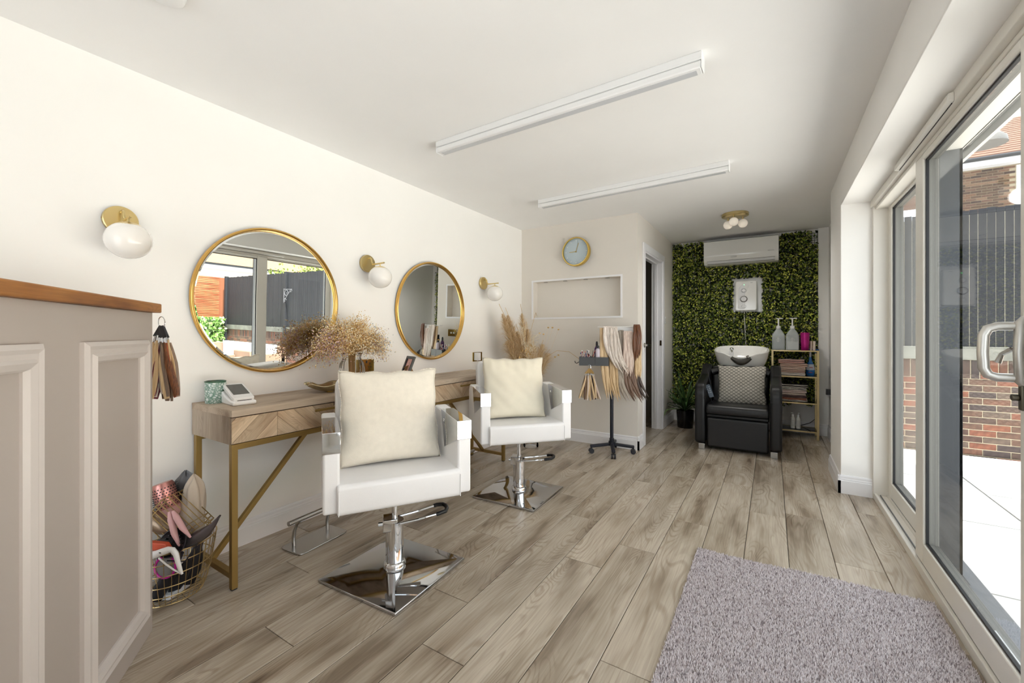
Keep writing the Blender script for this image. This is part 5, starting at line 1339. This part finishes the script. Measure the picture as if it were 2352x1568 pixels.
# round brush (rose gold barrel)
t = thing('round_brush', 'rose gold barrel hair brush with black bristles sticking out of the basket', 'hair brush', cb(-.012, -.0, .372))
q = Matrix.Rotation(math.atan2(cr.y, cr.x), 4, 'Z') @ Matrix.Rotation(math.radians(-17), 4, 'Y')
m = M(); m.m = q; m.lathe([(0, 0), (.040, 0), (.042, .004), (.042, .095), (.036, .108), (0, .11)], 32); bo = m.build('barrel', mat('rose_gold', '#C98D86', .3, .7), t, smooth=True, angle=50)
m = M(); m.m = q
for r_i in range(8):
    for k in range(22):
        a = 2 * PI * (k + .5 * (r_i % 2)) / 22; z = .010 + r_i * .011
        m.tube([(.0415 * math.cos(a), .0415 * math.sin(a), z), (.0428 * math.cos(a), .0428 * math.sin(a), z)], .0030, 5)
m.build('vent_hole', MT['gasket'], t)['kind'] = 'stuff'
m = M(); m.m = q
for r_i in range(11):
    for k in range(20):
        a = 2 * PI * (k + .25) / 20; z = .004 + r_i * .0088
        m.tube([(.041 * math.cos(a), .041 * math.sin(a), z), (.053 * math.cos(a), .053 * math.sin(a), z)], .0007, 3)
m.build('bristle', MT['blackplastic'], t)['kind'] = 'stuff'
m = M(); m.m = q; m.lathe([(0, -.13), (.012, -.128), (.014, -.06), (.036, -.03), (.041, 0)], 20); m.build('brush_handle', mat('pink_handle', '#C99A95', .4), t, smooth=True)
# small tilted gold wire lantern
t = thing('wire_cage', 'small gold wire caddy lying tilted on top of the basket', 'caddy', cb(.043, -.02, .331))
q = Matrix.Rotation(math.atan2(cr.y, cr.x), 4, 'Z') @ Matrix.Rotation(math.radians(133), 4, 'Y'); m = M(); m.m = q
for z in (-.085, -.07, .065, .085, .10):
    m.tube([(.062, -.055, z), (.062, .055, z), (-.062, .055, z), (-.062, -.055, z)], .0024, 6, closed=True)
m.build('hoop', MT['goldwire'], t, smooth=True)
m = M(); m.m = q
for k in range(7):
    s_ = -.062 + .124 * k / 6
    for y in (-.055, .055): m.tube([(s_, y, -.085), (s_, y, .10)], .0019, 5)
for k in range(5):
    s_ = -.055 + .11 * k / 4
    for x in (-.062, .062): m.tube([(x, s_, -.085), (x, s_, .10)], .0019, 5)
m.build('upright_wire', MT['goldwire'], t)
m = M(); m.m = q
for (x, y) in ((.06, -.05), (.06, .05)): m.sphere((x, y, .108), .007, nu=8, nv=6)
m.build('ball_foot', MT['gold'], t, smooth=True)
# pink sectioning clips
pk = mat('blush_plastic', '#D6A9AC', .35)
for k, (a, b, z, ln) in enumerate(((.060, -.085, .388, 'pink curved hair clip lying on the caddy, left one'), (.074, -.085, .390, 'pink curved hair clip lying on the caddy, right one'))):
    t = thing('hair_clip', ['blush pink sectioning clip pointing straight down over the wire caddy', 'blush pink sectioning clip slanting along the wire caddy'][k], 'hair clip', cb(a, b, z))
    e = (.050, -.140) if k == 0 else (.082, -.105)
    pts = [cl_(0, 0, 0), cl_(e[0] * .25, -.008, e[1] * .2), cl_(e[0] * .6, -.012, e[1] * .6), cl_(e[0], -.01, e[1])]
    M().tube(pts, [.006, .0125, .012, .004], 12, flat=.7).build('clip_arm', pk, t, smooth=True)
# beige bag and grey cape
def cloth(name, label, cat, c, w, d, h, mt, seed):
    rnd = random.Random(seed); ph = [rnd.uniform(0, 6) for _ in range(5)]
    def f(u, v):
        a = 2 * PI * u; r = (1 + .16 * math.sin(3 * a + ph[0] + v * 5) + .11 * math.sin(7 * a + ph[1] - v * 4)) * (math.sin(min(1, (1 - v) * 4.5 + .02) * PI / 2)) ** .8 * (.85 + .2 * math.sin(v * PI))
        p = cr * (math.cos(a) * w / 2 * r) + cf * (math.sin(a) * d / 2 * r)
        return (p.x, p.y, h * v - .01 * math.sin(a * 4 + ph[2]) * v)
    m = M(); m.grid(f, 40, 22); o = m.build(name, mt, None, smooth=True, angle=120, loc=c); tag(o, label, cat); return o
cloth('cloth_bag', 'crumpled beige cloth bag standing at the back of the basket', 'bag', cb(.066, .040, .19), .088, .06, .305, mat('beige_cloth', '#C4B6A6', .9, bump=.3, bscale=120), 3)
cloth('grey_cape', 'dark grey plastic hood tucked behind the beige bag', 'hood', cb(.002, .075, .19), .12, .05, .31, mat('grey_plastic', '#57585C', .4), 5)
# hair dryer, dark with pointed nozzle
t = thing('hair_dryer', 'gunmetal hair dryer nozzle pointing up out of the basket', 'hair dryer', cb(.122, -.055, .246))
M().tube([cl_(-.05, 0, -.005), cl_(.02, 0, .012), cl_(.07, 0, .045), cl_(.098, 0, .072), cl_(.125, 0, .110)], [.030, .034, .028, .014, .005], 20, flat=.8).build('dryer_body', mat('gun_grey', '#6A6468', .25, .6), t, smooth=True)
M().tube([cl_(.093, 0, .066), cl_(.105, 0, .082), cl_(.128, 0, .113)], [.0145, .010, .0045], 16, flat=.8).build('nozzle', MT['blackplastic'], t, smooth=True)
M().tube([cl_(-.02, -.03, -.015), cl_(.03, -.05, .005), cl_(.07, -.05, .02), cl_(.06, -.06, .0), cl_(.04, -.075, -.04), cl_(-.03, -.08, -.035)], .003, 6).build('cable', MT['blackplastic'], t, smooth=True)
# bronze dryer under the cage
t = thing('hair_dryer', 'bronze hair dryer lying under the wire caddy', 'hair dryer', cb(-.007, -.05, .317))
M().tube([cl_(-.07, 0, .035), cl_(-.03, 0, .02), cl_(.02, 0, -.01), cl_(.06, .01, -.03)], [.030, .036, .032, .02], 20).build('dryer_body', mat('bronze_shell', '#8A7662', .25, .5), t, smooth=True)
# black diffuser bowl
t = thing('diffuser', 'round black hair dryer diffuser lying in the basket', 'diffuser', cb(.088, -.095, .262))
m = M(); m.m = Matrix.Rotation(math.atan2(cr.y, cr.x), 4, 'Z') @ Matrix.Rotation(math.radians(62), 4, 'X')
m.lathe([(.015, -.03), (.02, -.012), (.050, .0), (.056, .014), (.053, .014), (.047, .004), (.018, -.008)], 36); m.build('bowl', MT['blackplastic'], t, smooth=True)
m2 = M(); m2.m = m.m
for k in range(14):
    a = 2 * PI * k / 14; m2.tube([(.035 * math.cos(a), .035 * math.sin(a), -.004), (.035 * math.cos(a), .035 * math.sin(a), .016)], .0028, 6)
m2.build('prong', MT['black'], t)
# orange box, white wand, pink ring
t = M().prism([(-.05, 0), (.045, .004), (.03, .028), (-.05, .035)], 'y', -.012, .012).build('comb_case', mat('coral_plastic', '#C2543A', .4), None, bevel=.003, loc=cb(.045, -.115, .245), rot=(0, 0, math.atan2(cr.y, cr.x)))
tag(t, 'coral orange flat case poking out at the basket rim', 'case')
t = thing('curling_wand', 'white hair straightener with bent cable over the basket rim', 'hair straightener', cb(.104, -.145, .250))
M().tube([cl_(-.10, .01, -.025), cl_(-.05, .0, -.008), cl_(0, 0, .010), cl_(.012, 0, .013)], [.014, .0145, .013, .009], 14).build('wand_body', MT['white'], t, smooth=True)
M().tube([cl_(.0, 0, .010), cl_(.022, -.004, .012), cl_(.036, -.006, -.004), cl_(.044, -.006, -.035), cl_(.052, -.004, -.068), cl_(.060, -.004, -.085)], [.0105, .0105, .010, .0085, .007, .004], 12).build('strain_relief', MT['white'], t, smooth=True)
M().tube([cl_(.058, -.004, -.084), cl_(.030, -.006, -.068), cl_(-.005, -.006, -.044), cl_(-.035, -.004, -.020)], .0034, 8).build('cable', MT['white'], t, smooth=True)
M().box(-.006, -.003, -.001, .006, .001, .001).build('button', MT['screen'], t, loc=cl_(-.02, -.014, .006))
t = thing('round_brush', 'magenta ringed round brush lying against the basket wires', 'hair brush', cb(.053, -.098, .164))
m = M(); m.m = Matrix.Rotation(math.atan2(cr.y, cr.x), 4, 'Z') @ Matrix.Rotation(math.radians(82), 4, 'X')
m.tube([(.042 * math.cos(2 * PI * k / 36), .042 * math.sin(2 * PI * k / 36), 0) for k in range(36)], .0042, 8, closed=True); m.build('ring', mat('magenta_plastic', '#C81E9C', .3), t, smooth=True)
m2 = M(); m2.m = m.m; m2.lathe([(0, -.002), (.038, -.002), (.040, -.03), (0, -.03)], 28); m2.build('brush_barrel', mat('grey_ceramic', '#7A7672', .4), t, smooth=True)
# dark items in the basket: black brushes and a rolled magazine
for k, (a, b, z, e, lb) in enumerate((( .03, -.03, .05, .09, 'black paddle brush handle deep in the basket, nearer the console'), (.06, .02, .06, .05, 'black paddle brush deep in the basket, towards the wall'), (-.05, .03, .05, -.04, 'black paddle brush deep in the basket, nearer the counter'), (.0, -.08, .05, .10, 'black paddle brush leaning on the basket wires at the front'))):
    t = thing('paddle_brush', lb, 'hair brush', cb(a, b, z))
    M().tube([cl_(0, 0, -.035), cl_(e * .2, .01, .02), cl_(e * .5, .01, .07), cl_(e * .8, .01, .12)], [.020, .032, .026, .010], 14, flat=.5).build('brush_head', MT['blackplastic'], t, smooth=True)
    M().tube([cl_(e * .75, .01, .11), cl_(e, .01, .16)], [.010, .008], 10).build('brush_handle', mat('charcoal_grip', '#3A3840', .4), t, smooth=True)
t = M().prism(rounded_poly([(-.055, -.055), (.055, -.055), (.055, .055), (-.055, .055)], .01), 'z', 0, .02).build('magazine', mat('white_paper', '#D9DCE2', .6), None, loc=cb(-.005, -.01, .008), rot=(0, 0, .5)); bm_fix(t)
tag(t, 'white folded paper lying in the bottom of the wire basket', 'paper')

# ------------------------------------------------------------------ outside
GZ = -.312
pt_ = root('patio', 'pale stone paved patio outside the sliding doors')
tile_m = mat('pale_porcelain', '#DEDCD8', .6, var=.05, vscale=2, bump=.05, bscale=30)
M().box(.80, -3.0, GZ - .06, 13.0, 7.0, GZ - .008).build('patio_bed', mat('grout_grey', '#2E2D2C', .9), pt_)
tme = {}
TS = 1.19
xw = .90
for i in range(0, 6):
    xa = 1.62 + (i - 1) * xw; xb = xa + xw
    off = {0: .36, 1: .0}.get(i % 2)
    y = -3.0 + off - 1.2
    while y < 7.0:
        ya, yb = max(y, -3.0), min(y + 1.2, 7.0); xa_ = max(xa, .80)
        if yb > ya + .02 and xa_ < 4.3:
            xb_ = min(xb, 4.3); key = (round(xb_ - xa_, 3), round(yb - ya, 3))
            if key not in tme:
                o = M().box(.007, .007, GZ - .01, key[0] - .007, key[1] - .007, GZ).build('tile', tile_m, pt_, bevel=.002); tme[key] = o.data
            else:
                o = bpy.data.objects.new('tile', tme[key]); COL.objects.link(o); o.parent = pt_
            o.location = (xa_, ya, 0)
        y += 1.2
struct('terrace', M().box(4.3, -3.0, GZ - .05, 13.0, 6.95, GZ + .02), tile_m, 'raised pale paved terrace further out')
# brick wall
BWY = 7.05
cols = ['#4A3C36', '#574339', '#5F4438', '#3E3534', '#6A4436', '#564A42', '#483731', '#6E4737']
bm_ = brick_mat('stock_brick', cols)
mortar = mat('pale_mortar', '#CDBFA6', .95, bump=.4, bscale=80)
bw = thing('brick_wall', 'low red brown brick wall with soldier course below the black fence', 'wall', (0, 0, 0)); del bw['category']; bw['kind'] = 'structure'
TOP1, TOP2, SX_ = .815, .815, 4.0
M().box(.80, BWY + .006, GZ - .1, SX_, BWY + .2, TOP1).box(SX_, BWY + .006, GZ - .1, 11.6, BWY + .2, TOP2).build('mortar', mortar, bw)
def brick_mesh(w, h, d=.03):
    m = M(); b_ = .004
    m.box(0, 0, 0, w, d, h); me = bpy.data.meshes.new('brick')
    v = [(0, b_, 0), (w, b_, 0), (w, b_, h), (0, b_, h), (b_, 0, b_), (w - b_, 0, b_), (w - b_, 0, h - b_), (b_, 0, h - b_), (0, d, 0), (w, d, 0), (w, d, h), (0, d, h)]
    f = [(4, 5, 6, 7), (0, 1, 5, 4), (1, 2, 6, 5), (2, 3, 7, 6), (3, 0, 4, 7), (8, 9, 1, 0), (9, 10, 2, 1), (10, 11, 3, 2), (11, 8, 0, 3)]
    me.from_pydata(v, [], f); me.materials.append(bm_); me.update(); return me
b_str, b_sol = brick_mesh(.215, .064), brick_mesh(.064, .215)
rb = random.Random(2); cnt = 0
z0 = TOP1 - .225
k = 0; zc = z0 - .075
while zc > GZ - .08:
    x = .86 + (.1125 if k % 2 else 0) - .225
    while x < 3.15:
        o = bpy.data.objects.new('brick', b_str); COL.objects.link(o); o.parent = bw; o.location = (x, BWY - .006 + rb.uniform(-.002, .002), zc + .006); cnt += 1
        x += .225
    zc -= .075; k += 1
x = .80
while x < 3.15:
    o = bpy.data.objects.new('brick', b_sol); COL.objects.link(o); o.parent = bw; o.location = (x, BWY - .008, z0 + .004); x += .075
# far section joined: seen only small in the round mirror
m = M(); mats_ = [mat('brick_far_%d' % i, c, .9) for i, c in enumerate(cols)]
z0 = TOP2 - .225; x = SX_ + .01
while x < 11.5: m.k = rb.randrange(8); m.box(x, BWY - .008, z0 + .004, x + .064, BWY + .02, z0 + .219); x += .075
zc = z0 - .075; k = 0
while zc > GZ:
    x = SX_ + .01 + (.1125 if k % 2 else 0)
    while x < 11.4: m.k = rb.randrange(8); m.box(x, BWY - .006, zc + .006, x + .215, BWY + .02, zc + .070); x += .225
    zc -= .075; k += 1
x = 3.15
m.build('brick_courses', mats_, bw)['kind'] = 'stuff'
# black board fence
fe = thing('board_fence', 'tall black stained board fence with pale gaps on top of the brick wall', 'fence', (0, 0, 0))
fb = mat('black_stain', '#16181E', .7, bump=.4, bscale=60, var=.25, vscale=14)
edge_m = mat('bare_timber_edge', '#CFC6B0', .85, var=.2, vscale=20)
M().box(.80, BWY - .03, TOP1, SX_, BWY + .03, TOP1 + .155).box(SX_, BWY - .03, TOP2, 11.4, BWY + .03, TOP2 + .15).build('gravel_board', mat('grey_board', '#66665F', .8, var=.3, vscale=4, bump=.3, bscale=40), fe, bevel=.003)
M().box(.80, BWY - .005, TOP1 + .15, 11.4, BWY + .03, 2.53).build('backing_strip', edge_m, fe)
x = .84
fme = {}
rf_ = random.Random(6)
while x < 11.35:
    hi = 2.585; lo = (TOP1 if x < SX_ else TOP2) + .145
    if not ((x > 2.9 and x < 5.6)):
        key = (hi, lo)
        if key not in fme:
            o = M().box(0, -.012, lo, .0655, .006, hi).build('board', fb, fe, bevel=.002, seg=1); fme[key] = o.data
            o.modifiers.clear()
        else:
            o = bpy.data.objects.new('board', fme[key]); COL.objects.link(o); o.parent = fe
        o.location = (x, BWY + rf_.uniform(-.003, .003), rf_.uniform(-.012, .012))
    x += .0715
for x in (SX_, 7.7, 11.38): M().box(x - .05, BWY - .07, .0, x + .05, BWY + .03, 2.62).build('fence_post', fb, fe, bevel=.004)
o = M()
t = thing('plant_bracket', 'pale scrolled metal hanging basket bracket on the fence post', 'bracket', (7.7, BWY - .09, 1.95))
sp_ = lambda cx_, cz_, r0, a0, a1, n_: [(cx_ + (r0 * (1 - .6 * k / n_)) * math.cos(a0 + (a1 - a0) * k / n_), 0, cz_ + (r0 * (1 - .6 * k / n_)) * math.sin(a0 + (a1 - a0) * k / n_)) for k in range(n_ + 1)]
M().tube([(0, 0, .14), (.42, 0, .14)], .008, 5).tube([(0, 0, -.25), (0, 0, .16)], .008, 5).tube(sp_(.12, .02, .11, 0, 7, 24), .007, 5).tube(sp_(.36, .09, .06, 0, 6, 16), .007, 5).tube(sp_(.06, -.18, .06, 0, 6, 16), .007, 5).tube([(0, 0, -.2), (.2, 0, -.02), (.36, 0, .12)], .007, 5).build('scroll', mat('pale_iron', '#6E6E72', .5), t).rotation_euler = (0, 0, PI)
# slatted cedar fence at the far end and ivy
sf = thing('slat_fence', 'orange cedar slatted fence at the far end of the garden', 'fence', (11.6, 0, 0))
cd = wood_mat('cedar', '#7E4222', '#955634', '#A86A44', .6, 'Y', knots=.2, spread=.15)
for k in range(24):
    M().box(0, 1.6, 1.20 + k * .058, .02, 6.9, 1.20 + k * .058 + .046).build('slat', cd, sf)
M().box(.03, 1.6, .5, .05, 7.2, 2.58).build('backing', mat('cedar_shade', '#7A4528', .8), sf)
iv = thing('ivy_hedge', 'bright green ivy covering the wall under the cedar fence', 'ivy', (0, 0, 0))
rn = np.random.RandomState(12); V = []; F = []; K = []
for i in range(5200):
    p = np.array((11.35 - rn.uniform(0, .35), rn.uniform(1.6, 6.9), rn.uniform(-.28, 1.20))); d = rn.normal(size=3); d /= np.linalg.norm(d); u = np.cross(d, rn.normal(size=3)); u /= np.linalg.norm(u); o_ = len(V); s_ = .055
    V += [tuple(p - d * s_), tuple(p + u * s_ * .7), tuple(p + d * s_), tuple(p - u * s_ * .7)]; F.append((o_, o_ + 1, o_ + 2, o_ + 3)); K.append(rn.randint(3))
m = M(); m.v = V; m.f = F; m.mi = K
m.build('foliage', [mat('ivy_a', '#5E8A3A', .5), mat('ivy_b', '#86AE5A', .5), mat('ivy_c', '#C7D8A0', .5)], iv)['kind'] = 'stuff'
M().box(11.40, 1.6, -.3, 11.6, 6.95, 1.20).build('ivy_core', mat('ivy_core', '#2E4420', .9), iv)
# shrubs peeking over the fence
t = thing('shrub', 'leafy shrub tops showing over the black fence', 'shrub', (0, 0, 0))
V = []; F = []
for i in range(1500):
    cx_ = rn.choice([6.4, 7.4, 9.0]); p = np.array((cx_ + rn.normal() * .28, BWY + .45 + rn.normal() * .12, 2.50 + rn.normal() * .16)); d = rn.normal(size=3); d /= np.linalg.norm(d); u = np.cross(d, rn.normal(size=3)); u /= np.linalg.norm(u); o_ = len(V); s_ = .05
    V += [tuple(p - d * s_), tuple(p + u * s_ * .6), tuple(p + d * s_), tuple(p - u * s_ * .6)]; F.append((o_, o_ + 1, o_ + 2, o_ + 3))
m = M(); m.v = V; m.f = F; m.build('foliage', mat('shrub_leaf', '#7C8A3C', .6), t)['kind'] = 'stuff'
M().tube([(7.0, BWY + .5, .0), (7.2, BWY + .5, 2.4)], .03, 6).build('trunk', mat('bark', '#5A4A38', .9), t)
# rattan garden sofa set
rt = mat('brown_rattan', '#7A6150', .7, bump=1.0, bscale=60, var=.3, vscale=90)
cu = mat('outdoor_cushion', '#E8E4DC', .9)
t = thing('garden_sofa', 'brown rattan corner sofa with white cushions on the terrace', 'sofa', (7.6, 5.75, GZ + .02), 0)
M().box(-1.5, -.4, 0, 1.5, .4, .32).box(-1.5, .28, .3, 1.5, .42, .78).box(1.36, -.4, .3, 1.5, .4, .78).box(-1.5, -.4, .3, -1.38, .4, .60).build('frame', rt, t, bevel=.02)
for k in range(3):
    M().box(-1.34 + k * .9, -.38, .32, -1.34 + k * .9 + .88, .26, .46).build('seat_cushion', cu, t, bevel=.03, seg=3)
    M().box(-1.34 + k * .9, .14, .46, -1.34 + k * .9 + .88, .28, .82).build('back_cushion', cu, t, bevel=.03, seg=3)
t = thing('garden_chair', 'brown rattan armchair with white cushion on the terrace', 'chair', (6.0, 4.75, GZ + .02), 0)
M().box(-.4, -.38, 0, .4, .38, .32).box(-.4, -.38, .3, -.3, .38, .60).box(.3, -.38, .3, .4, .38, .60).box(-.4, .28, .3, .4, .38, .72).build('frame', rt, t, bevel=.02)
M().box(-.29, -.37, .32, .29, .27, .46).build('seat_cushion', cu, t, bevel=.03, seg=3)
t = thing('garden_table', 'low grey topped garden table near the rattan seats', 'table', (5.2, 3.6, GZ + .02), 0)
M().lathe([(0, .40), (.45, .40), (.45, .43), (0, .43)], 36).build('table_top', mat('stone_top', '#9A968C', .5), t)
for k in range(4): a = PI / 4 + k * PI / 2; M().tube([(.28 * math.cos(a), .28 * math.sin(a), 0), (.22 * math.cos(a), .22 * math.sin(a), .40)], .02, 8).build('leg', rt, t)
# own eaves
t = struct('eaves', M().box(.80, -3, 2.10, .872, 4.0, 2.115).box(.868, -3, 2.06, .885, 4.0, 2.16).box(.80, -3, 2.115, .885, 4.0, 2.16), mat('white_soffit', '#D9D9D6', .4), 'narrow white soffit above the sliding doors')
t = thing('outdoor_lamp', 'dark grey dome lamp under the eaves outside', 'outdoor lamp', (.93, 3.12, 2.10))
M().lathe([(0, -.0), (.085, -.0), (.08, .03), (.05, .06), (.0, .07)], 24).build('lamp_dome', mat('slate_grey', '#6E6C69', .4), t, smooth=True)
M().box(-.05, -.01, .03, .0, .01, .05).build('bracket', MT['dark'], t)
struct('wall_outer', M().box(.745, -3, -.35, .80, -.32, 2.2).box(.66, FY, -.35, .715, 4.35, 2.2).box(.80 - .055, -.32, SOFF, .80, FY, 2.16).box(.745, -.32, -.35, .80, FY, -.10), mat('outside_cladding', '#C9C6C0', .7))
# neighbouring house
hs = thing('neighbour_house', 'brown brick house with tiled roof beyond the fence', 'house', (0, 0, 0))
HY_ = 17.9; EV = 6.02
hcol = brick_mat('multi_brick', ['#5B483D', '#4F3E36', '#654D43', '#705444', '#453733', '#7A6150', '#58473B'])
hm = mat('house_mortar', '#A3967F', .95)
hb_me = None
M().box(4.0, HY_ + .008, 0, 10.4, HY_ + .3, EV).build('brick_facing', hm, hs)
b_h = brick_mesh(.215, .062, .03); b_h.materials.clear(); b_h.materials.append(hcol)
zc = EV - .10; k = 0; n_b = 0
while zc > 4.55:
    x = 4.62 + (.1125 if k % 2 else 0)
    while x + .2 < 6.0 or (x < 5.93):
        if x + .215 > 6.0: break
        o = bpy.data.objects.new('brick', b_h); COL.objects.link(o); o.parent = hs; o.location = (x, HY_ - .004, zc); n_b += 1; x += .225
    zc -= .075; k += 1
wf_ = M().box(5.98, HY_ - .03, 4.66, 6.05, HY_ + .02, 5.98).box(7.0, HY_ - .03, 4.66, 7.07, HY_ + .02, 5.98).box(6.05, HY_ - .03, 4.66, 7.0, HY_ + .02, 4.74).box(6.05, HY_ - .03, 5.90, 7.0, HY_ + .02, 5.98).box(6.05, HY_ - .02, 5.28, 7.0, HY_ + .01, 5.31).box(5.95, HY_ - .06, 4.60, 7.1, HY_ + .02, 4.66).build('window', MT['upvc'], hs)
M().box(6.05, HY_ - .01, 4.74, 7.0, HY_ + .0, 5.90).build('pane', mat('pale_curtain_glass', '#C9D2E4', .2), wf_)
M().box(4.0, HY_ - .30, EV, 10.4, HY_ - .27, EV + .20).box(4.0, HY_ - .27, EV, 10.4, HY_, EV + .015).build('fascia', MT['trimw'], hs)
M().tube([(4.0, HY_ - .35, EV + .20), (10.4, HY_ - .35, EV + .20)], .06, 12).build('gutter', mat('black_gutter', '#2A2C30', .4), hs, smooth=True)
rt_ = mat('terracotta_tile', '#6E4E3E', .8, var=.12, vscale=3)
pitch_ = math.radians(34)
for k in range(18):
    s0, s1 = k * .20, (k + 1) * .20 + .04
    y0, z0 = HY_ - .34 + s0 * math.cos(pitch_), EV + .26 + s0 * math.sin(pitch_); y1, z1 = HY_ - .34 + s1 * math.cos(pitch_), EV + .26 + s1 * math.sin(pitch_)
    x0, x1 = 4.0 + k * .0, 10.4
    M()._add([(x0, y0, z0 + .035), (x1, y0, z0 + .035), (x1, y1, z1 + .005), (x0, y1, z1 + .005), (x0, y0, z0), (x1, y0, z0), (x1, y1, z1 - .02), (x0, y1, z1 - .02)], [(0, 1, 2, 3), (7, 6, 5, 4), (0, 4, 5, 1), (1, 5, 6, 2), (3, 2, 6, 7), (0, 3, 7, 4)]).build('tile_course', rt_, hs)
M().prism([(HY_ - .3, EV + .2), (HY_ + 2.7, EV + 2.2), (HY_ + 5.4, EV + .2)], 'x', 4.0, 10.4).build('roof', rt_, hs)
# second roof seen in the mirror
h2 = thing('far_house', 'house with pale tiled roof behind the cedar fence', 'house', (0, 0, 0))
M().box(18.0, -6, 0, 24, 18.2, 3.55).build('house_wall', mat('cream_render', '#D8CDBB', .8), h2)
M().box(17.72, -6.2, 3.5, 17.76, 18.4, 3.70).box(17.76, -6.2, 3.5, 18.0, 18.4, 3.52).build('fascia', MT['trimw'], h2)
M().tube([(17.67, -6.2, 3.72), (17.67, 18.4, 3.72)], .06, 8).build('gutter', mat('black_gutter_2', '#2A2C30', .4), h2)
M()._add([(17.6, -6.3, 3.75), (17.6, 19.5, 3.75), (26.4, 19.5, 3.75), (26.4, -6.3, 3.75), (22, -2.9, 8.4), (22, 15.1, 8.4)], [(0, 1, 5, 4), (1, 2, 5), (2, 3, 4, 5), (3, 0, 4), (3, 2, 1, 0)]).build('roof', mat('pale_roof_tile', '#7E6248', .85, var=.1, vscale=6), h2)
struct('ground', M().box(.8, -12, -.6, 60, 60, -.40), mat('ground_stone', '#8B8D8C', .95, var=.1, vscale=2), 'ground beyond the garden')
